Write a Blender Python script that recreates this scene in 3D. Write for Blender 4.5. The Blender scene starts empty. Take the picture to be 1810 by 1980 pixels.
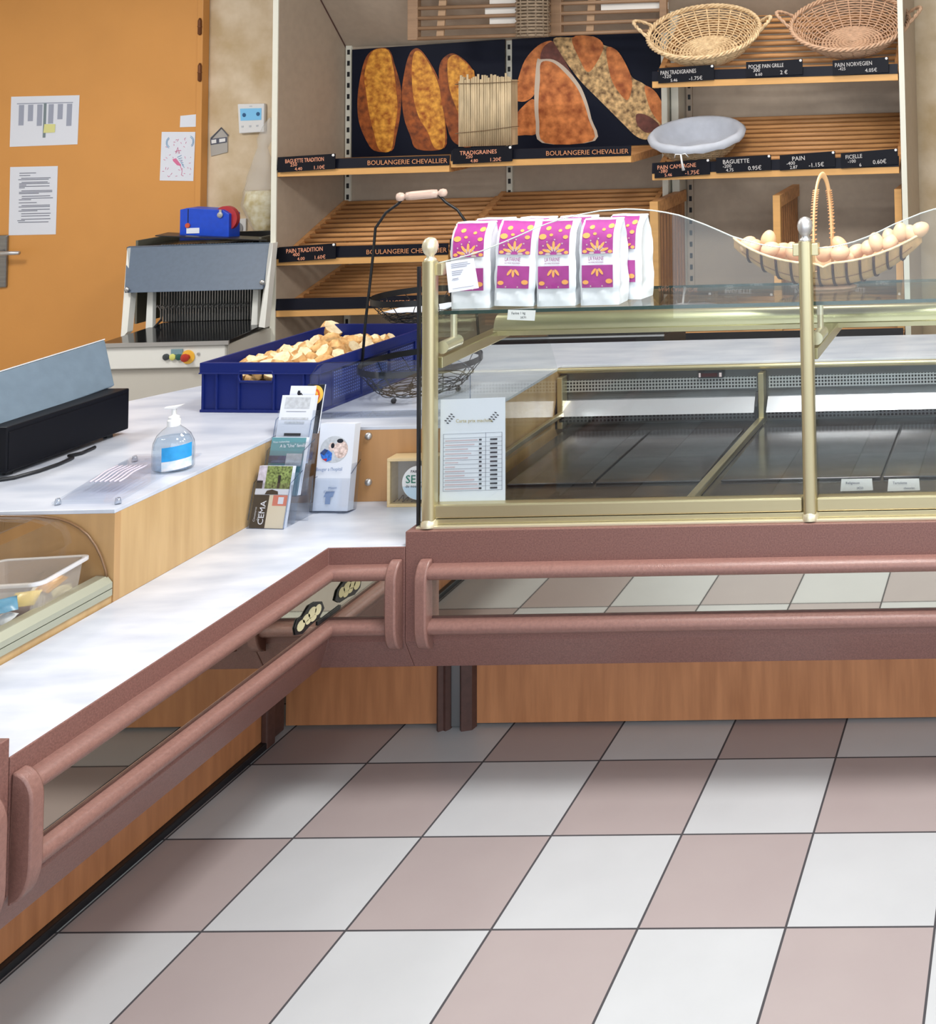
import bpy, bmesh, math, random
from mathutils import Vector, Matrix, noise
random.seed(7)
PI = math.pi
S = bpy.context.scene
COL = S.collection

# ------------------------------------------------------------------ camera
F_PX, CX, CY = 2287.28, 1917.25, 6.59
RIGHT = Vector((0.998874970, 0.035916024, -0.030965029))
DOWN = Vector((-0.033362364, 0.068191227, -0.997114291))
FWD = Vector((-0.033700838, 0.997025574, 0.069312753))
CAM = Vector((2.0537, -3.0753, 1.6699))
cd = bpy.data.cameras.new('camera')
cam = bpy.data.objects.new('camera', cd); COL.objects.link(cam)
cd.sensor_fit = 'VERTICAL'; cd.sensor_height = 36.0; cd.sensor_width = 36.0
cd.lens = F_PX / 1980 * 36
cd.shift_x = (905 - CX) / 1980
cd.shift_y = (CY - 990) / 1980
cd.clip_start = 0.05
U = -DOWN; B = -FWD
cam.matrix_world = Matrix(((RIGHT.x, U.x, B.x, CAM.x), (RIGHT.y, U.y, B.y, CAM.y), (RIGHT.z, U.z, B.z, CAM.z), (0, 0, 0, 1)))
S.camera = cam

# ------------------------------------------------------------------ view, world, lights
S.view_settings.view_transform = 'Standard'; S.view_settings.look = 'None'
S.view_settings.gamma = 1; S.view_settings.use_curve_mapping = False
S.view_settings.exposure = -0.38
S.cycles.transparent_max_bounces = 28; S.cycles.max_bounces = 8; S.cycles.diffuse_bounces = 3; S.cycles.glossy_bounces = 4
w = bpy.data.worlds.new('world'); S.world = w; w.use_nodes = True
w.node_tree.nodes['Background'].inputs[0].default_value = (0.75, 0.86, 1, 1)
w.node_tree.nodes['Background'].inputs[1].default_value = 0.6

def area(name, loc, sx, sy, power, color=(1, 1, 1), rot=(0, 0, 0)):
    l = bpy.data.lights.new(name, 'AREA'); l.shape = 'RECTANGLE'; l.size = sx; l.size_y = sy
    l.energy = power; l.color = color
    o = bpy.data.objects.new(name, l); COL.objects.link(o); o.location = loc; o.rotation_euler = rot
    return o
LIGHTS = [(1.25, -0.5, 60), (2.6, -0.7, 34), (1.0, -2.2, 18), (2.5, -2.6, 14), (-1.9, 0.2, 50), (-0.5, 0.6, 6), (1.1, 1.15, 10)]
for i, (x, y, p) in enumerate(LIGHTS):
    area('ceiling_lamp_glow', (x, y, 2.655), 0.56, 0.56, p, (1, 0.98, 0.95))
area('shop_window_daylight', (1.9, -4.75, 1.35), 4.4, 2.2, 96, (0.80, 0.90, 1.0), (math.radians(90), 0, 0))
area('side_fill_light', (4.12, -2.6, 1.4), 2.4, 1.6, 42, (0.86, 0.93, 1.0), (math.radians(90), 0, math.radians(90)))  # fill light added on the right to lift the right-facing counter fronts

def at(x, y, **k):
    """point of the plane X=, Y= or Z= seen at pixel x, y"""
    (a, v), = k.items(); i = 'XYZ'.index(a)
    d = RIGHT * ((x - CX) / F_PX) + DOWN * ((y - CY) / F_PX) + FWD
    t = (v - CAM[i]) / d[i]
    return CAM + d * t

# ------------------------------------------------------------------ materials
def lin(c):
    return tuple(((v / 255) / 12.92 if v / 255 <= 0.04045 else ((v / 255 + 0.055) / 1.055) ** 2.4) for v in c)
MC = {}
def mat(name, rgb, rough=0.5, metal=0.0, var=0.0, scale=20, stretch=(1, 1, 1), bump=0.0, bscale=80, trans=0.0, spec=0.5, emit=None, coat=0, rgb2=None, detail=4, alpha=1, sss=0):
    if name in MC: return MC[name]
    m = bpy.data.materials.new(name); m.use_nodes = True
    nt = m.node_tree; b = nt.nodes['Principled BSDF']
    c = lin(rgb)
    b.inputs['Base Color'].default_value = (*c, 1)
    b.inputs['Roughness'].default_value = rough; b.inputs['Metallic'].default_value = metal
    b.inputs['Specular IOR Level'].default_value = spec
    b.inputs['Transmission Weight'].default_value = trans
    b.inputs['Coat Weight'].default_value = coat
    b.inputs['Alpha'].default_value = alpha
    if sss:
        b.inputs['Subsurface Weight'].default_value = sss; b.inputs['Subsurface Scale'].default_value = 0.01
    if emit:
        b.inputs['Emission Color'].default_value = (*lin(emit[0]), 1); b.inputs['Emission Strength'].default_value = emit[1]
    if var or bump or rgb2:
        tc = nt.nodes.new('ShaderNodeTexCoord'); mp = nt.nodes.new('ShaderNodeMapping')
        mp.inputs['Scale'].default_value = stretch
        nt.links.new(tc.outputs['Object'], mp.inputs['Vector'])
        if var or rgb2:
            n = nt.nodes.new('ShaderNodeTexNoise'); n.inputs['Scale'].default_value = scale; n.inputs['Detail'].default_value = detail
            nt.links.new(mp.outputs[0], n.inputs['Vector'])
            r = nt.nodes.new('ShaderNodeValToRGB')
            c2 = lin(rgb2) if rgb2 else c
            e = r.color_ramp.elements
            e[0].position = 0.32; e[1].position = 0.68
            e[0].color = (*[max(0, v * (1 - var)) for v in c], 1); e[1].color = (*[min(1, v * (1 + var)) for v in c2], 1)
            nt.links.new(n.outputs['Fac'], r.inputs[0]); nt.links.new(r.outputs[0], b.inputs['Base Color'])
        if bump:
            n2 = nt.nodes.new('ShaderNodeTexNoise'); n2.inputs['Scale'].default_value = bscale; n2.inputs['Detail'].default_value = 3
            nt.links.new(mp.outputs[0], n2.inputs['Vector'])
            bp = nt.nodes.new('ShaderNodeBump'); bp.inputs['Strength'].default_value = bump; bp.inputs['Distance'].default_value = 0.002
            nt.links.new(n2.outputs['Fac'], bp.inputs['Height']); nt.links.new(bp.outputs[0], b.inputs['Normal'])
    MC[name] = m
    return m

def glass(name, tint=(1, 1, 1), refl=1.0, rough=0.0, ior=1.5):
    if name in MC: return MC[name]
    m = bpy.data.materials.new(name); m.use_nodes = True; nt = m.node_tree
    nt.nodes.remove(nt.nodes['Principled BSDF']); out = nt.nodes['Material Output']
    t = nt.nodes.new('ShaderNodeBsdfTransparent'); t.inputs[0].default_value = (*tint, 1)
    g = nt.nodes.new('ShaderNodeBsdfGlossy'); g.inputs['Roughness'].default_value = rough
    f = nt.nodes.new('ShaderNodeFresnel'); f.inputs[0].default_value = ior
    mu = nt.nodes.new('ShaderNodeMath'); mu.operation = 'MULTIPLY'; mu.inputs[1].default_value = refl
    mx = nt.nodes.new('ShaderNodeMixShader')
    ge = nt.nodes.new('ShaderNodeNewGeometry'); io = nt.nodes.new('ShaderNodeMath'); io.operation = 'MULTIPLY_ADD'
    io.inputs[1].default_value = 1 / ior - ior; io.inputs[2].default_value = ior      # same reflectance from both sides of a thin sheet
    nt.links.new(ge.outputs['Backfacing'], io.inputs[0]); nt.links.new(io.outputs[0], f.inputs[0])
    nt.links.new(f.outputs[0], mu.inputs[0]); nt.links.new(mu.outputs[0], mx.inputs[0])
    nt.links.new(t.outputs[0], mx.inputs[1]); nt.links.new(g.outputs[0], mx.inputs[2]); nt.links.new(mx.outputs[0], out.inputs[0])
    MC[name] = m
    return m

def floor_mat():
    m = bpy.data.materials.new('chequered_tiles'); m.use_nodes = True; nt = m.node_tree; b = nt.nodes['Principled BSDF']
    N = nt.nodes.new; L = nt.links.new
    tc = N('ShaderNodeTexCoord'); sx = N('ShaderNodeSeparateXYZ'); L(tc.outputs['Object'], sx.inputs[0])
    def mth(op, a, b_=None, c=None):
        n = N('ShaderNodeMath'); n.operation = op
        for i, v in enumerate((a, b_, c)):
            if v is None: continue
            if isinstance(v, (int, float)): n.inputs[i].default_value = v
            else: L(v, n.inputs[i])
        return n.outputs[0]
    T = 0.3; g = 0.0085
    u = mth('DIVIDE', sx.outputs[0], T); v = mth('DIVIDE', sx.outputs[1], T)
    fu = mth('FLOOR', u); fv = mth('FLOOR', v)
    par = mth('FLOORED_MODULO', mth('ADD', fu, fv), 2.0)
    def edge(q):
        fr = mth('FRACT', q)
        return mth('MINIMUM', fr, mth('SUBTRACT', 1.0, fr))
    d = mth('MINIMUM', edge(u), edge(v))
    grout = mth('LESS_THAN', d, g)
    n = N('ShaderNodeTexNoise'); n.inputs['Scale'].default_value = 6; n.inputs['Detail'].default_value = 6; L(tc.outputs['Object'], n.inputs['Vector'])
    cA = N('ShaderNodeMix'); cA.data_type = 'RGBA'; L(n.outputs['Fac'], cA.inputs[0])
    cA.inputs[6].default_value = (*lin((158, 146, 146)), 1); cA.inputs[7].default_value = (*lin((166, 155, 154)), 1)
    cB = N('ShaderNodeMix'); cB.data_type = 'RGBA'; L(n.outputs['Fac'], cB.inputs[0])
    cB.inputs[6].default_value = (*lin((178, 180, 183)), 1); cB.inputs[7].default_value = (*lin((190, 192, 195)), 1)
    mx = N('ShaderNodeMix'); mx.data_type = 'RGBA'; L(par, mx.inputs[0]); L(cA.outputs[2], mx.inputs[6]); L(cB.outputs[2], mx.inputs[7])
    mg = N('ShaderNodeMix'); mg.data_type = 'RGBA'; L(grout, mg.inputs[0]); L(mx.outputs[2], mg.inputs[6]); mg.inputs[7].default_value = (*lin((62, 60, 64)), 1)
    L(mg.outputs[2], b.inputs['Base Color'])
    rg = mth('MULTIPLY_ADD', grout, 0.5, 0.34); L(rg, b.inputs['Roughness'])
    bp = N('ShaderNodeBump'); bp.inputs['Strength'].default_value = 0.5; bp.inputs['Distance'].default_value = 0.002
    L(mth('SUBTRACT', 1.0, grout), bp.inputs['Height']); L(bp.outputs[0], b.inputs['Normal'])
    return m

maroon = mat('maroon_laminate', (116, 80, 74), 0.38, var=0.13, scale=300, bump=0.2, bscale=600, rgb2=(126, 89, 82), stretch=(1, 1, 1))
railm = mat('maroon_rail', (134, 98, 90), 0.30, var=0.10, scale=150, bump=0.3, bscale=450)
dkmar = mat('dark_maroon', (84, 58, 52), 0.5, var=0.15, scale=60)
orangewood = mat('cherry_veneer', (188, 126, 84), 0.42, var=0.08, scale=7, stretch=(6, 6, 0.6), rgb2=(198, 136, 92))
beech = mat('beech_veneer', (186, 152, 104), 0.42, var=0.07, scale=5, stretch=(5, 5, 0.5), rgb2=(196, 164, 118))
marble = mat('pale_marble_laminate', (188, 195, 210), 0.32, var=0.02, scale=5, stretch=(1, 3, 1), rgb2=(212, 216, 226), detail=8)
gold = mat('champagne_metal', (196, 186, 150), 0.32, 0.85, bump=0.03, bscale=300)
goldl = mat('pale_gold_metal', (222, 214, 186), 0.30, 0.6)
silver = mat('silver_metal', (196, 196, 196), 0.36, 0.8)
brushed = mat('brushed_steel', (150, 152, 154), 0.32, 0.9, var=0.1, scale=3, stretch=(1, 60, 60))
black = mat('black_plastic', (24, 26, 30), 0.4)
blackm = mat('black_metal', (20, 20, 22), 0.4, 0.3)
navyblk = mat('blackboard_navy', (16, 18, 30), 0.45, spec=.2)
white = mat('white_plastic', (232, 232, 232), 0.4)
paper = mat('white_paper', (226, 230, 240), 0.7)
pshelf = mat('oak_slats', (190, 134, 82), 0.5, var=0.12, scale=9, stretch=(0.6, 6, 6), rgb2=(206, 152, 98))
plip = mat('oak_lip', (214, 162, 98), 0.5, var=0.08, scale=8, stretch=(0.5, 6, 6))
beige = mat('beige_panel', (176, 160, 142), 0.55, var=0.04, scale=30)
cream = mat('cream_enamel', (222, 220, 206), 0.4)
wallm = mat('ochre_sponged_plaster', (206, 180, 140), 0.75, var=0.08, scale=7, rgb2=(222, 204, 178), bump=0.3, bscale=40)
doorm = mat('orange_door_paint', (216, 152, 80), 0.42, var=0.03, scale=4, bump=0.15, bscale=60)
wallw = mat('warm_white_wall', (226, 220, 208), 0.8, var=0.03, scale=5)
ceilm = mat('white_ceiling', (236, 236, 234), 0.8)
ink = mat('grey_ink', (120, 124, 140), 0.8)
inkd = mat('dark_ink', (60, 62, 72), 0.8)
copper = mat('copper_lettering', (206, 140, 96), 0.5)
chalk = mat('chalk_orange_lettering', (235, 160, 125), 0.6)
chalkw = mat('chalk_white_lettering', (205, 200, 198), 0.6)
wicker = mat('wicker', (214, 180, 136), 0.6, var=0.15, scale=60, rgb2=(226, 198, 156))
wickerd = mat('wicker_brown', (176, 140, 112), 0.6, var=0.15, scale=60)
navy = mat('navy_crate_plastic', (22, 36, 104), 0.42, bump=0.15, bscale=120, spec=.25)
cglass = glass('case_glass', (0.955, 0.972, 0.968), 0.8)
sglass = glass('shelf_glass', (0.86, 0.93, 0.91), 1.0)
cacry = glass('clear_acrylic', (0.95, 0.965, 0.985), 1.2)
gedge = mat('green_glass_edge', (30, 62, 60), 0.15, spec=0.8)

# ------------------------------------------------------------------ mesh builder
ROOTM = {}
class MB:
    def __init__(s): s.bm = bmesh.new(); s.mi = 0
    def _f(s, vs):
        try:
            f = s.bm.faces.new(vs); f.material_index = s.mi; return f
        except ValueError: return None
    def box(s, x0, x1, y0, y1, z0, z1):
        v = [s.bm.verts.new((x, y, z)) for z in (z0, z1) for y in (y0, y1) for x in (x0, x1)]
        for q in ((0, 2, 3, 1), (4, 5, 7, 6), (0, 1, 5, 4), (2, 6, 7, 3), (0, 4, 6, 2), (1, 3, 7, 5)): s._f([v[i] for i in q])
        return s
    def hexa(s, p):      # 8 points: bottom 4 (ccw), top 4
        v = [s.bm.verts.new(q) for q in p]
        for q in ((3, 2, 1, 0), (4, 5, 6, 7), (0, 1, 5, 4), (1, 2, 6, 5), (2, 3, 7, 6), (3, 0, 4, 7)): s._f([v[i] for i in q])
        return s
    def quad(s, *p):
        s._f([s.bm.verts.new(q) for q in p]); return s
    def slab(s, pts, off):   # polygon thickened by the vector off
        off = Vector(off); a = [s.bm.verts.new(Vector(p)) for p in pts]; b = [s.bm.verts.new(Vector(p) + off) for p in pts]
        s._f(a[::-1]); s._f(b); n = len(a)
        for i in range(n): s._f([a[i], a[(i + 1) % n], b[(i + 1) % n], b[i]])
        return s
    def grid(s, pts, closed_u=False, closed_v=False):
        vs = [[s.bm.verts.new(p) for p in row] for row in pts]
        nu, nv = len(vs), len(vs[0])
        for i in range(nu if closed_u else nu - 1):
            for j in range(nv if closed_v else nv - 1):
                s._f([vs[i][j], vs[(i + 1) % nu][j], vs[(i + 1) % nu][(j + 1) % nv], vs[i][(j + 1) % nv]])
        return vs
    def lathe(s, prof, c=(0, 0, 0), n=24, ax=None, sx=1, sy=1):
        c = Vector(c); rows = []
        R = Matrix.Identity(3) if ax is None else Vector((0, 0, 1)).rotation_difference(Vector(ax).normalized()).to_matrix()
        for r, z in prof:
            rows.append([c + R @ Vector((r * sx * math.cos(2 * PI * k / n), r * sy * math.sin(2 * PI * k / n), z)) for k in range(n)])
        vs = s.grid(rows, closed_v=True)
        for row, flip in ((vs[0], True), (vs[-1], False)):
            s._f(row if not flip else row[::-1])
        return s
    def sphere(s, c, r, n=16, m=10, sz=1.0):
        return s.lathe([(max(1e-4, r * math.sin(PI * i / m)), -r * sz * math.cos(PI * i / m)) for i in range(m + 1)], c, n)
    def tube(s, pts, r, n=8, closed=False, flat=None):
        pts = [Vector(p) for p in pts]; rows = []; m = len(pts); up = None
        for i, p in enumerate(pts):
            if closed: t = pts[(i + 1) % m] - pts[i - 1]
            else: t = pts[min(i + 1, m - 1)] - pts[max(i - 1, 0)]
            t.normalize()
            if up is None: up = Vector((0, 0, 1)) if abs(t.z) < 0.9 else Vector((1, 0, 0))
            a = t.cross(up).normalized(); b = a.cross(t).normalized(); up = b
            rr = r[i] if isinstance(r, (list, tuple)) else r
            ra, rb = (rr, rr) if flat is None else flat
            rows.append([p + a * ra * math.cos(2 * PI * k / n) + b * rb * math.sin(2 * PI * k / n) for k in range(n)])
        vs = s.grid(rows, closed_u=closed, closed_v=True)
        if not closed: s._f(vs[0][::-1]); s._f(vs[-1])
        return s
    def sweep(s, path, prof):     # path [(x,y)], profile [(out,z)] closed; out is to the right of travel
        rows = []; P = [Vector(p) for p in path]; m = len(P)
        for i, p in enumerate(P):
            ns = []
            if i > 0: d = (P[i] - P[i - 1]).normalized(); ns.append(Vector((d.y, -d.x)))
            if i < m - 1: d = (P[i + 1] - P[i]).normalized(); ns.append(Vector((d.y, -d.x)))
            if len(ns) == 2:
                nn = ns[0] + ns[1]; nn = nn / (nn.dot(ns[0]))
            else: nn = ns[0]
            rows.append([(p.x + nn.x * o, p.y + nn.y * o, z) for o, z in prof])
        vs = s.grid(rows, closed_v=True)
        s._f(vs[0][::-1]); s._f(vs[-1]); return s
    def build(s, name, m, parent=None, local=False, xf=None, bevel=0, smooth=False, sub=0, auto=False):
        bm = s.bm
        if xf is not None: bm.transform(xf)
        if parent is not None and not local:
            r = parent
            while r.parent: r = r.parent
            bm.transform(ROOTM[r.name].inverted())
        bmesh.ops.recalc_face_normals(bm, faces=bm.faces)
        me = bpy.data.meshes.new(name); bm.to_mesh(me); bm.free()
        for mm in (m if isinstance(m, (list, tuple)) else [m]): me.materials.append(mm)
        if smooth or auto:
            for p in me.polygons: p.use_smooth = True
        if auto: me.set_sharp_from_angle(angle=math.radians(38))
        o = bpy.data.objects.new(name, me); COL.objects.link(o)
        if parent is not None: o.parent = parent
        else: ROOTM[o.name] = Matrix.Identity(4)
        if bevel:
            b = o.modifiers.new('bevel', 'BEVEL'); b.width = bevel; b.segments = 2; b.limit_method = 'ANGLE'
        if sub:
            q = o.modifiers.new('sub', 'SUBSURF'); q.levels = sub; q.render_levels = sub
        return o

def tag(o, label, cat, group=None):
    o['label'] = label; o['category'] = cat
    if group: o['group'] = group
    return o
def struct(o): o['kind'] = 'structure'; return o
def thing(name, label, cat, loc=(0, 0, 0), rz=0, group=None, rot=None):
    o = bpy.data.objects.new(name, None); COL.objects.link(o); o.empty_display_size = 0.05
    o.location = loc; o.rotation_euler = rot if rot else (0, 0, rz)
    ROOTM[o.name] = Matrix.Translation(Vector(loc)) @ o.rotation_euler.to_matrix().to_4x4()
    return tag(o, label, cat, group)
def dup(root, loc, rot, label=None, group=None):
    r = root.copy(); COL.objects.link(r); r.location = loc; r.rotation_euler = rot
    ROOTM[r.name] = Matrix.Translation(Vector(loc)) @ r.rotation_euler.to_matrix().to_4x4()
    if label: r['label'] = label
    if group: r['group'] = group
    for ch in list(root.children):
        c = ch.copy(); COL.objects.link(c); c.parent = r
        for g in ch.children:
            d = g.copy(); COL.objects.link(d); d.parent = c
    return r
FRONT = Matrix.Rotation(PI / 2, 4, 'X')      # text lying in XY -> facing -Y
def text_bm(lines):
    """lines: (string, size, matrix) -> one MB holding all the letters"""
    b = MB()
    for st, size, M, in lines:
        cu = bpy.data.curves.new('t', 'FONT'); cu.body = st; cu.size = size; cu.extrude = size * 0.012; cu.resolution_u = 2
        to = bpy.data.objects.new('t', cu); COL.objects.link(to)
        dg = bpy.context.evaluated_depsgraph_get(); dg.update()
        me = bpy.data.meshes.new_from_object(to.evaluated_get(dg)); me.transform(M); b.bm.from_mesh(me)
        bpy.data.objects.remove(to); bpy.data.meshes.remove(me); bpy.data.curves.remove(cu)
    return b
def tmat(p, sx=1.0, ang=0.0, rz=0.0):
    return Matrix.Translation(p) @ Matrix.Rotation(rz, 4, 'Z') @ FRONT @ Matrix.Rotation(ang, 4, 'Z') @ Matrix.Diagonal((sx, 1, 1, 1))

# ================================================================== the room
YW = 2.2
struct(MB().box(-3.3, 4.2, -5.0, YW + 0.1, -0.06, 0).build('floor', floor_mat()))
struct(MB().box(-3.3, 4.2, -5.0, YW + 0.1, 2.7, 2.78).build('ceiling', ceilm))
struct(MB().box(-3.3, 4.2, YW, YW + 0.1, 0, 2.7).build('wall_back', wallm))
struct(MB().box(-3.4, -3.3, -5.0, YW + 0.1, 0, 2.7).build('wall_left', wallw))
struct(MB().box(4.2, 4.3, -5.0, YW + 0.1, 0, 2.7).build('wall_right', wallw))
b = MB(); b.box(-3.4, -1.2, -5.1, -5.0, 0, 2.7).box(3.4, 4.3, -5.1, -5.0, 0, 2.7).box(-1.2, 3.4, -5.1, -5.0, 0, 0.4).box(-1.2, 3.4, -5.1, -5.0, 2.45, 2.7)
struct(b.build('wall_front', wallw))
w2 = struct(MB().box(4.17, 4.18, -3.8, -1.4, 0.6, 2.2).build('added_window', glass('window_glass')))  # unseen pane, added to go with the side fill light
b = MB().box(4.14, 4.2, -3.85, -3.8, .55, 2.25).box(4.14, 4.2, -1.4, -1.35, .55, 2.25).box(4.14, 4.2, -3.8, -1.4, .55, .6).box(4.14, 4.2, -3.8, -1.4, 2.2, 2.25)
b.build('window_frame', white, w2)  # frame of the added side pane
wn = struct(MB().box(-1.2, 3.4, -5.06, -5.05, 0.4, 2.45).build('window_1', glass('window_glass')))
b = MB()
for x in (-1.2, 0.33, 1.87, 3.36): b.box(x, x + 0.04, -5.08, -5.02, 0.4, 2.45)
b.box(-1.2, 3.4, -5.08, -5.02, 0.4, 0.45).box(-1.2, 3.4, -5.08, -5.02, 2.4, 2.45); b.build('window_frame', white, wn)
# orange door with its frame, hinges and lever
X1 = at(389, 300, Y=YW).x; X2 = at(402, 300, Y=YW).x
dr = struct(MB().box(-2.72, X1, YW - 0.035, YW - 0.001, 0.0, 2.5).build('door_1', doorm, bevel=0.002))
b = MB().box(X1 + 0.004, X2, YW - 0.045, YW - 0.001, 0, 2.56).box(-2.80, -2.724, YW - 0.045, YW - 0.001, 0, 2.56).box(-2.724, X1 + 0.004, YW - 0.045, YW - 0.001, 2.504, 2.56)
b.build('door_frame', doorm, dr, bevel=0.003)
rust = mat('worn_hinge', (116, 70, 40), 0.5, 0.4)
for y0, y1 in ((35, 68), (122, 158)):
    p = at(386, y1, Y=YW - 0.05); q = at(386, y0, Y=YW - 0.05)
    MB().lathe([(0.003, 0), (0.008, 0.006), (0.008, (q.z - p.z) / 2 - .003), (0.010, (q.z - p.z) / 2), (0.008, (q.z - p.z) / 2 + .003), (0.008, q.z - p.z - 0.012), (0.003, q.z - p.z)], (p.x, p.y, p.z), 12).build('hinge', rust, dr, smooth=True)
p0 = at(-8, 455, Y=YW - 0.045); p1 = at(12, 556, Y=YW - 0.045)
h = MB().box(p1.x - 0.05, p1.x, YW - 0.048, YW - 0.034, p1.z, p0.z).build('handle_plate', brushed, dr, bevel=0.006)
q = at(38, 489, Y=YW - 0.09); hz = q.z
MB().tube([(p1.x - 0.02, YW - 0.045, hz), (p1.x - 0.02, YW - 0.085, hz), (p1.x - 0.008, YW - 0.092, hz), (q.x, YW - 0.092, hz)], [0.011, 0.011, 0.010, 0.008], 12).build('lever_handle', silver, dr, smooth=True)

# ceiling lamps
fix = None
for i, (x, y, p) in enumerate(LIGHTS):
    if fix is None:
        fix = thing('ceiling_light', 'square white ceiling light panel over the shop floor', 'ceiling light', (x, y, 2.66), 0, 'square ceiling light panels')
        MB().box(-.3, .3, -.3, -.285, 0, .04).box(-.3, .3, .285, .3, 0, .04).box(-.3, -.285, -.285, .285, 0, .04).box(.285, .3, -.285, .285, 0, .04).build('frame', white, fix, local=True)
        MB().box(-.285, .285, -.285, .285, .006, .012).build('diffuser', mat('lamp_diffuser', (240, 240, 235), 0.6, emit=((255, 248, 238), 2.0)), fix, local=True)
    else: dup(fix, (x, y, 2.66), (0, 0, 0))

# ================================================================== counters
XL, YF, ZL, ZC, ZT = 0.287, -0.15, 0.59, 0.625, 0.79
def body_prof(ztop, depth=0.28): return [(-depth, ztop), (0, ztop), (0, 0.365), (-0.008, 0.35), (-0.045, 0.285), (-depth, 0.285)]
def rail_prof(z0, z1, out):
    n = 9; zc = (z0 + z1) / 2; hz = (z1 - z0) / 2
    return [(0.0, z1)] + [(0.002 + (out - 0.002) * max(0, math.cos(t)) ** 0.9, zc + hz * math.sin(t)) for t in [PI / 2 * (1 - 2 * k / (n - 1)) * 0.995 for k in range(n)]] + [(0.0, z0)]
def end_cap_pts(out=0.037, z0=0.368, z1=0.562):
    pts = [(0, z0 - .02)]; n = 8
    for k in range(n + 1):
        t = k / n; pts.append((out * math.sin(t * PI / 2), z0 - .02 + (0.065) * (1 - math.cos(t * PI / 2))))
    for k in range(n + 1):
        t = k / n; pts.append((out * math.cos(t * PI / 2), z1 - 0.05 + 0.05 * math.sin(t * PI / 2)))
    return pts
mirror = mat('mirror_strip', (205, 202, 190), 0.02, 1.0)
def counter_front(root, path, ztop, rpath=None, prof=None):
    rp = rpath or path
    MB().sweep(path, prof or body_prof(ztop)).build('counter_body', maroon, root, bevel=0.0015)
    MB().sweep(rp, rail_prof(0.513, 0.549, 0.031)).build('upper_rail', railm, root, auto=True)
    MB().sweep(rp, rail_prof(0.383, 0.421, 0.028)).build('lower_rail', railm, root, auto=True)
    MB().sweep(rp, [(0.0, 0.4235), (0.0025, 0.4235), (0.0025, 0.5125), (0.0, 0.5125)]).build('mirror_strip', mirror, root)
    MB().sweep(rp, [(0.0, 0.4205), (0.0045, 0.4205), (0.0045, 0.4255), (0.0, 0.4255)]).build('mirror_bead', dkmar, root)
def end_cap(root, x0, x1):      # on the case front, between x0 and x1
    b = MB(); b.slab([(x0, YF - o, z) for o, z in end_cap_pts()], (x1 - x0, 0, 0)); b.build('end_cap', railm, root, bevel=0.004, auto=True)

# -- low service counter (L-shaped front)
low = thing('service_counter', 'low maroon counter with pale marbled ledge and mirrored rail band', 'counter', (0.1, -0.5, 0))
counter_front(low, [(XL, -1.055), (XL, YF), (0.478, YF)], ZL - 0.001, [(XL, -1.03), (XL, YF), (0.452, YF)])
end_cap(low, 0.446, 0.473)
b = MB(); b.slab([(XL + o, -1.052, z) for o, z in end_cap_pts()], (0, 0.028, 0)); b.build('end_cap', railm, low, bevel=0.004, auto=True)
MB().slab([(-0.022, -1.06, ZL - 0.008), (XL - .003, -1.06, ZL - 0.008), (XL - .003, YF + .003, ZL - 0.008), (0.478, YF + .003, ZL - 0.008), (0.478, 0.178, ZL - 0.008), (-0.022, 0.178, ZL - 0.008)], (0, 0, 0.008)).build('marble_ledge', marble, low, bevel=0.001)
MB().box(-0.04, -0.02, -2.2, 0.07, 0.02, 0.285).build('plinth_panel', orangewood, low)
MB().box(-0.02, 0.44, 0.17, 0.19, 0.008, 0.285).build('plinth_panel', orangewood, low)
MB().box(-0.04, -0.004, -2.2, 0.07, 0.0, 0.019).build('kick_strip', black, low, bevel=0.003)
MB().box(-0.035, -0.02, 0.07, 0.165, 0, 0.285).box(-0.02, -0.002, 0.065, 0.10, 0, 0.285).build('corner_post', dkmar, low, bevel=0.004)

# -- upper counter
up = thing('upper_counter', 'raised pale marbled worktop on light beech panels behind the ledge', 'counter', (-0.3, 0.4, 0))
out = [(-0.022, -0.443), (-0.022, 0.178), (0.462, 0.178), (0.462, 0.86), (3.0, 0.86), (3.0, 1.215), (-0.35, 1.215), (-0.80, 0.42), (-1.12, -0.05), (-1.12, -0.443)]
MB().slab([(x, y, ZT - 0.009) for x, y in out], (0, 0, 0.009)).build('marble_top', marble, up, bevel=0.001)
MB().box(-0.040, -0.022, -0.425, 0.178, ZL, ZT - 0.009).build('riser_panel', beech, up)
MB().box(-1.12, -0.022, -0.443, -0.425, 0.2, ZT - 0.009).build('riser_panel', mat('beech_shade', (182, 144, 98), 0.42, var=0.1, scale=5, stretch=(5, 5, .5)), up)
MB().box(-0.022, 0.462, 0.178, 0.196, ZL, ZT - 0.009).build('riser_panel', mat('beech_warm', (186, 140, 94), 0.42, var=0.1, scale=5, stretch=(5, 5, .5)), up)
MB().box(0.444, 0.462, 0.196, 0.86, 0.5, ZT - 0.009).build('side_panel', beech, up)
MB().box(-0.6, 3.0, 1.17, 1.19, 0.0, ZT - 0.009).build('back_panel', beige, up)
MB().slab([(-1.0, 0.0, 0), (-0.72, 0.45, 0), (-0.5, 0.9, 0), (-0.48, 0.88, 0), (-0.70, 0.42, 0), (-0.98, 0.0, 0)], (0, 0, ZT - 0.009)).build('back_panel', beige, up)
for y in (843, 932):
    p = at(713, y, Y=0.178)
    MB().lathe([(0.010, 0), (0.010, 0.003), (0.007, 0.007), (0.002, 0.009)], p, 16, ax=(0, -1, 0)).build('screw_cap', silver, up, smooth=True)

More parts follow.
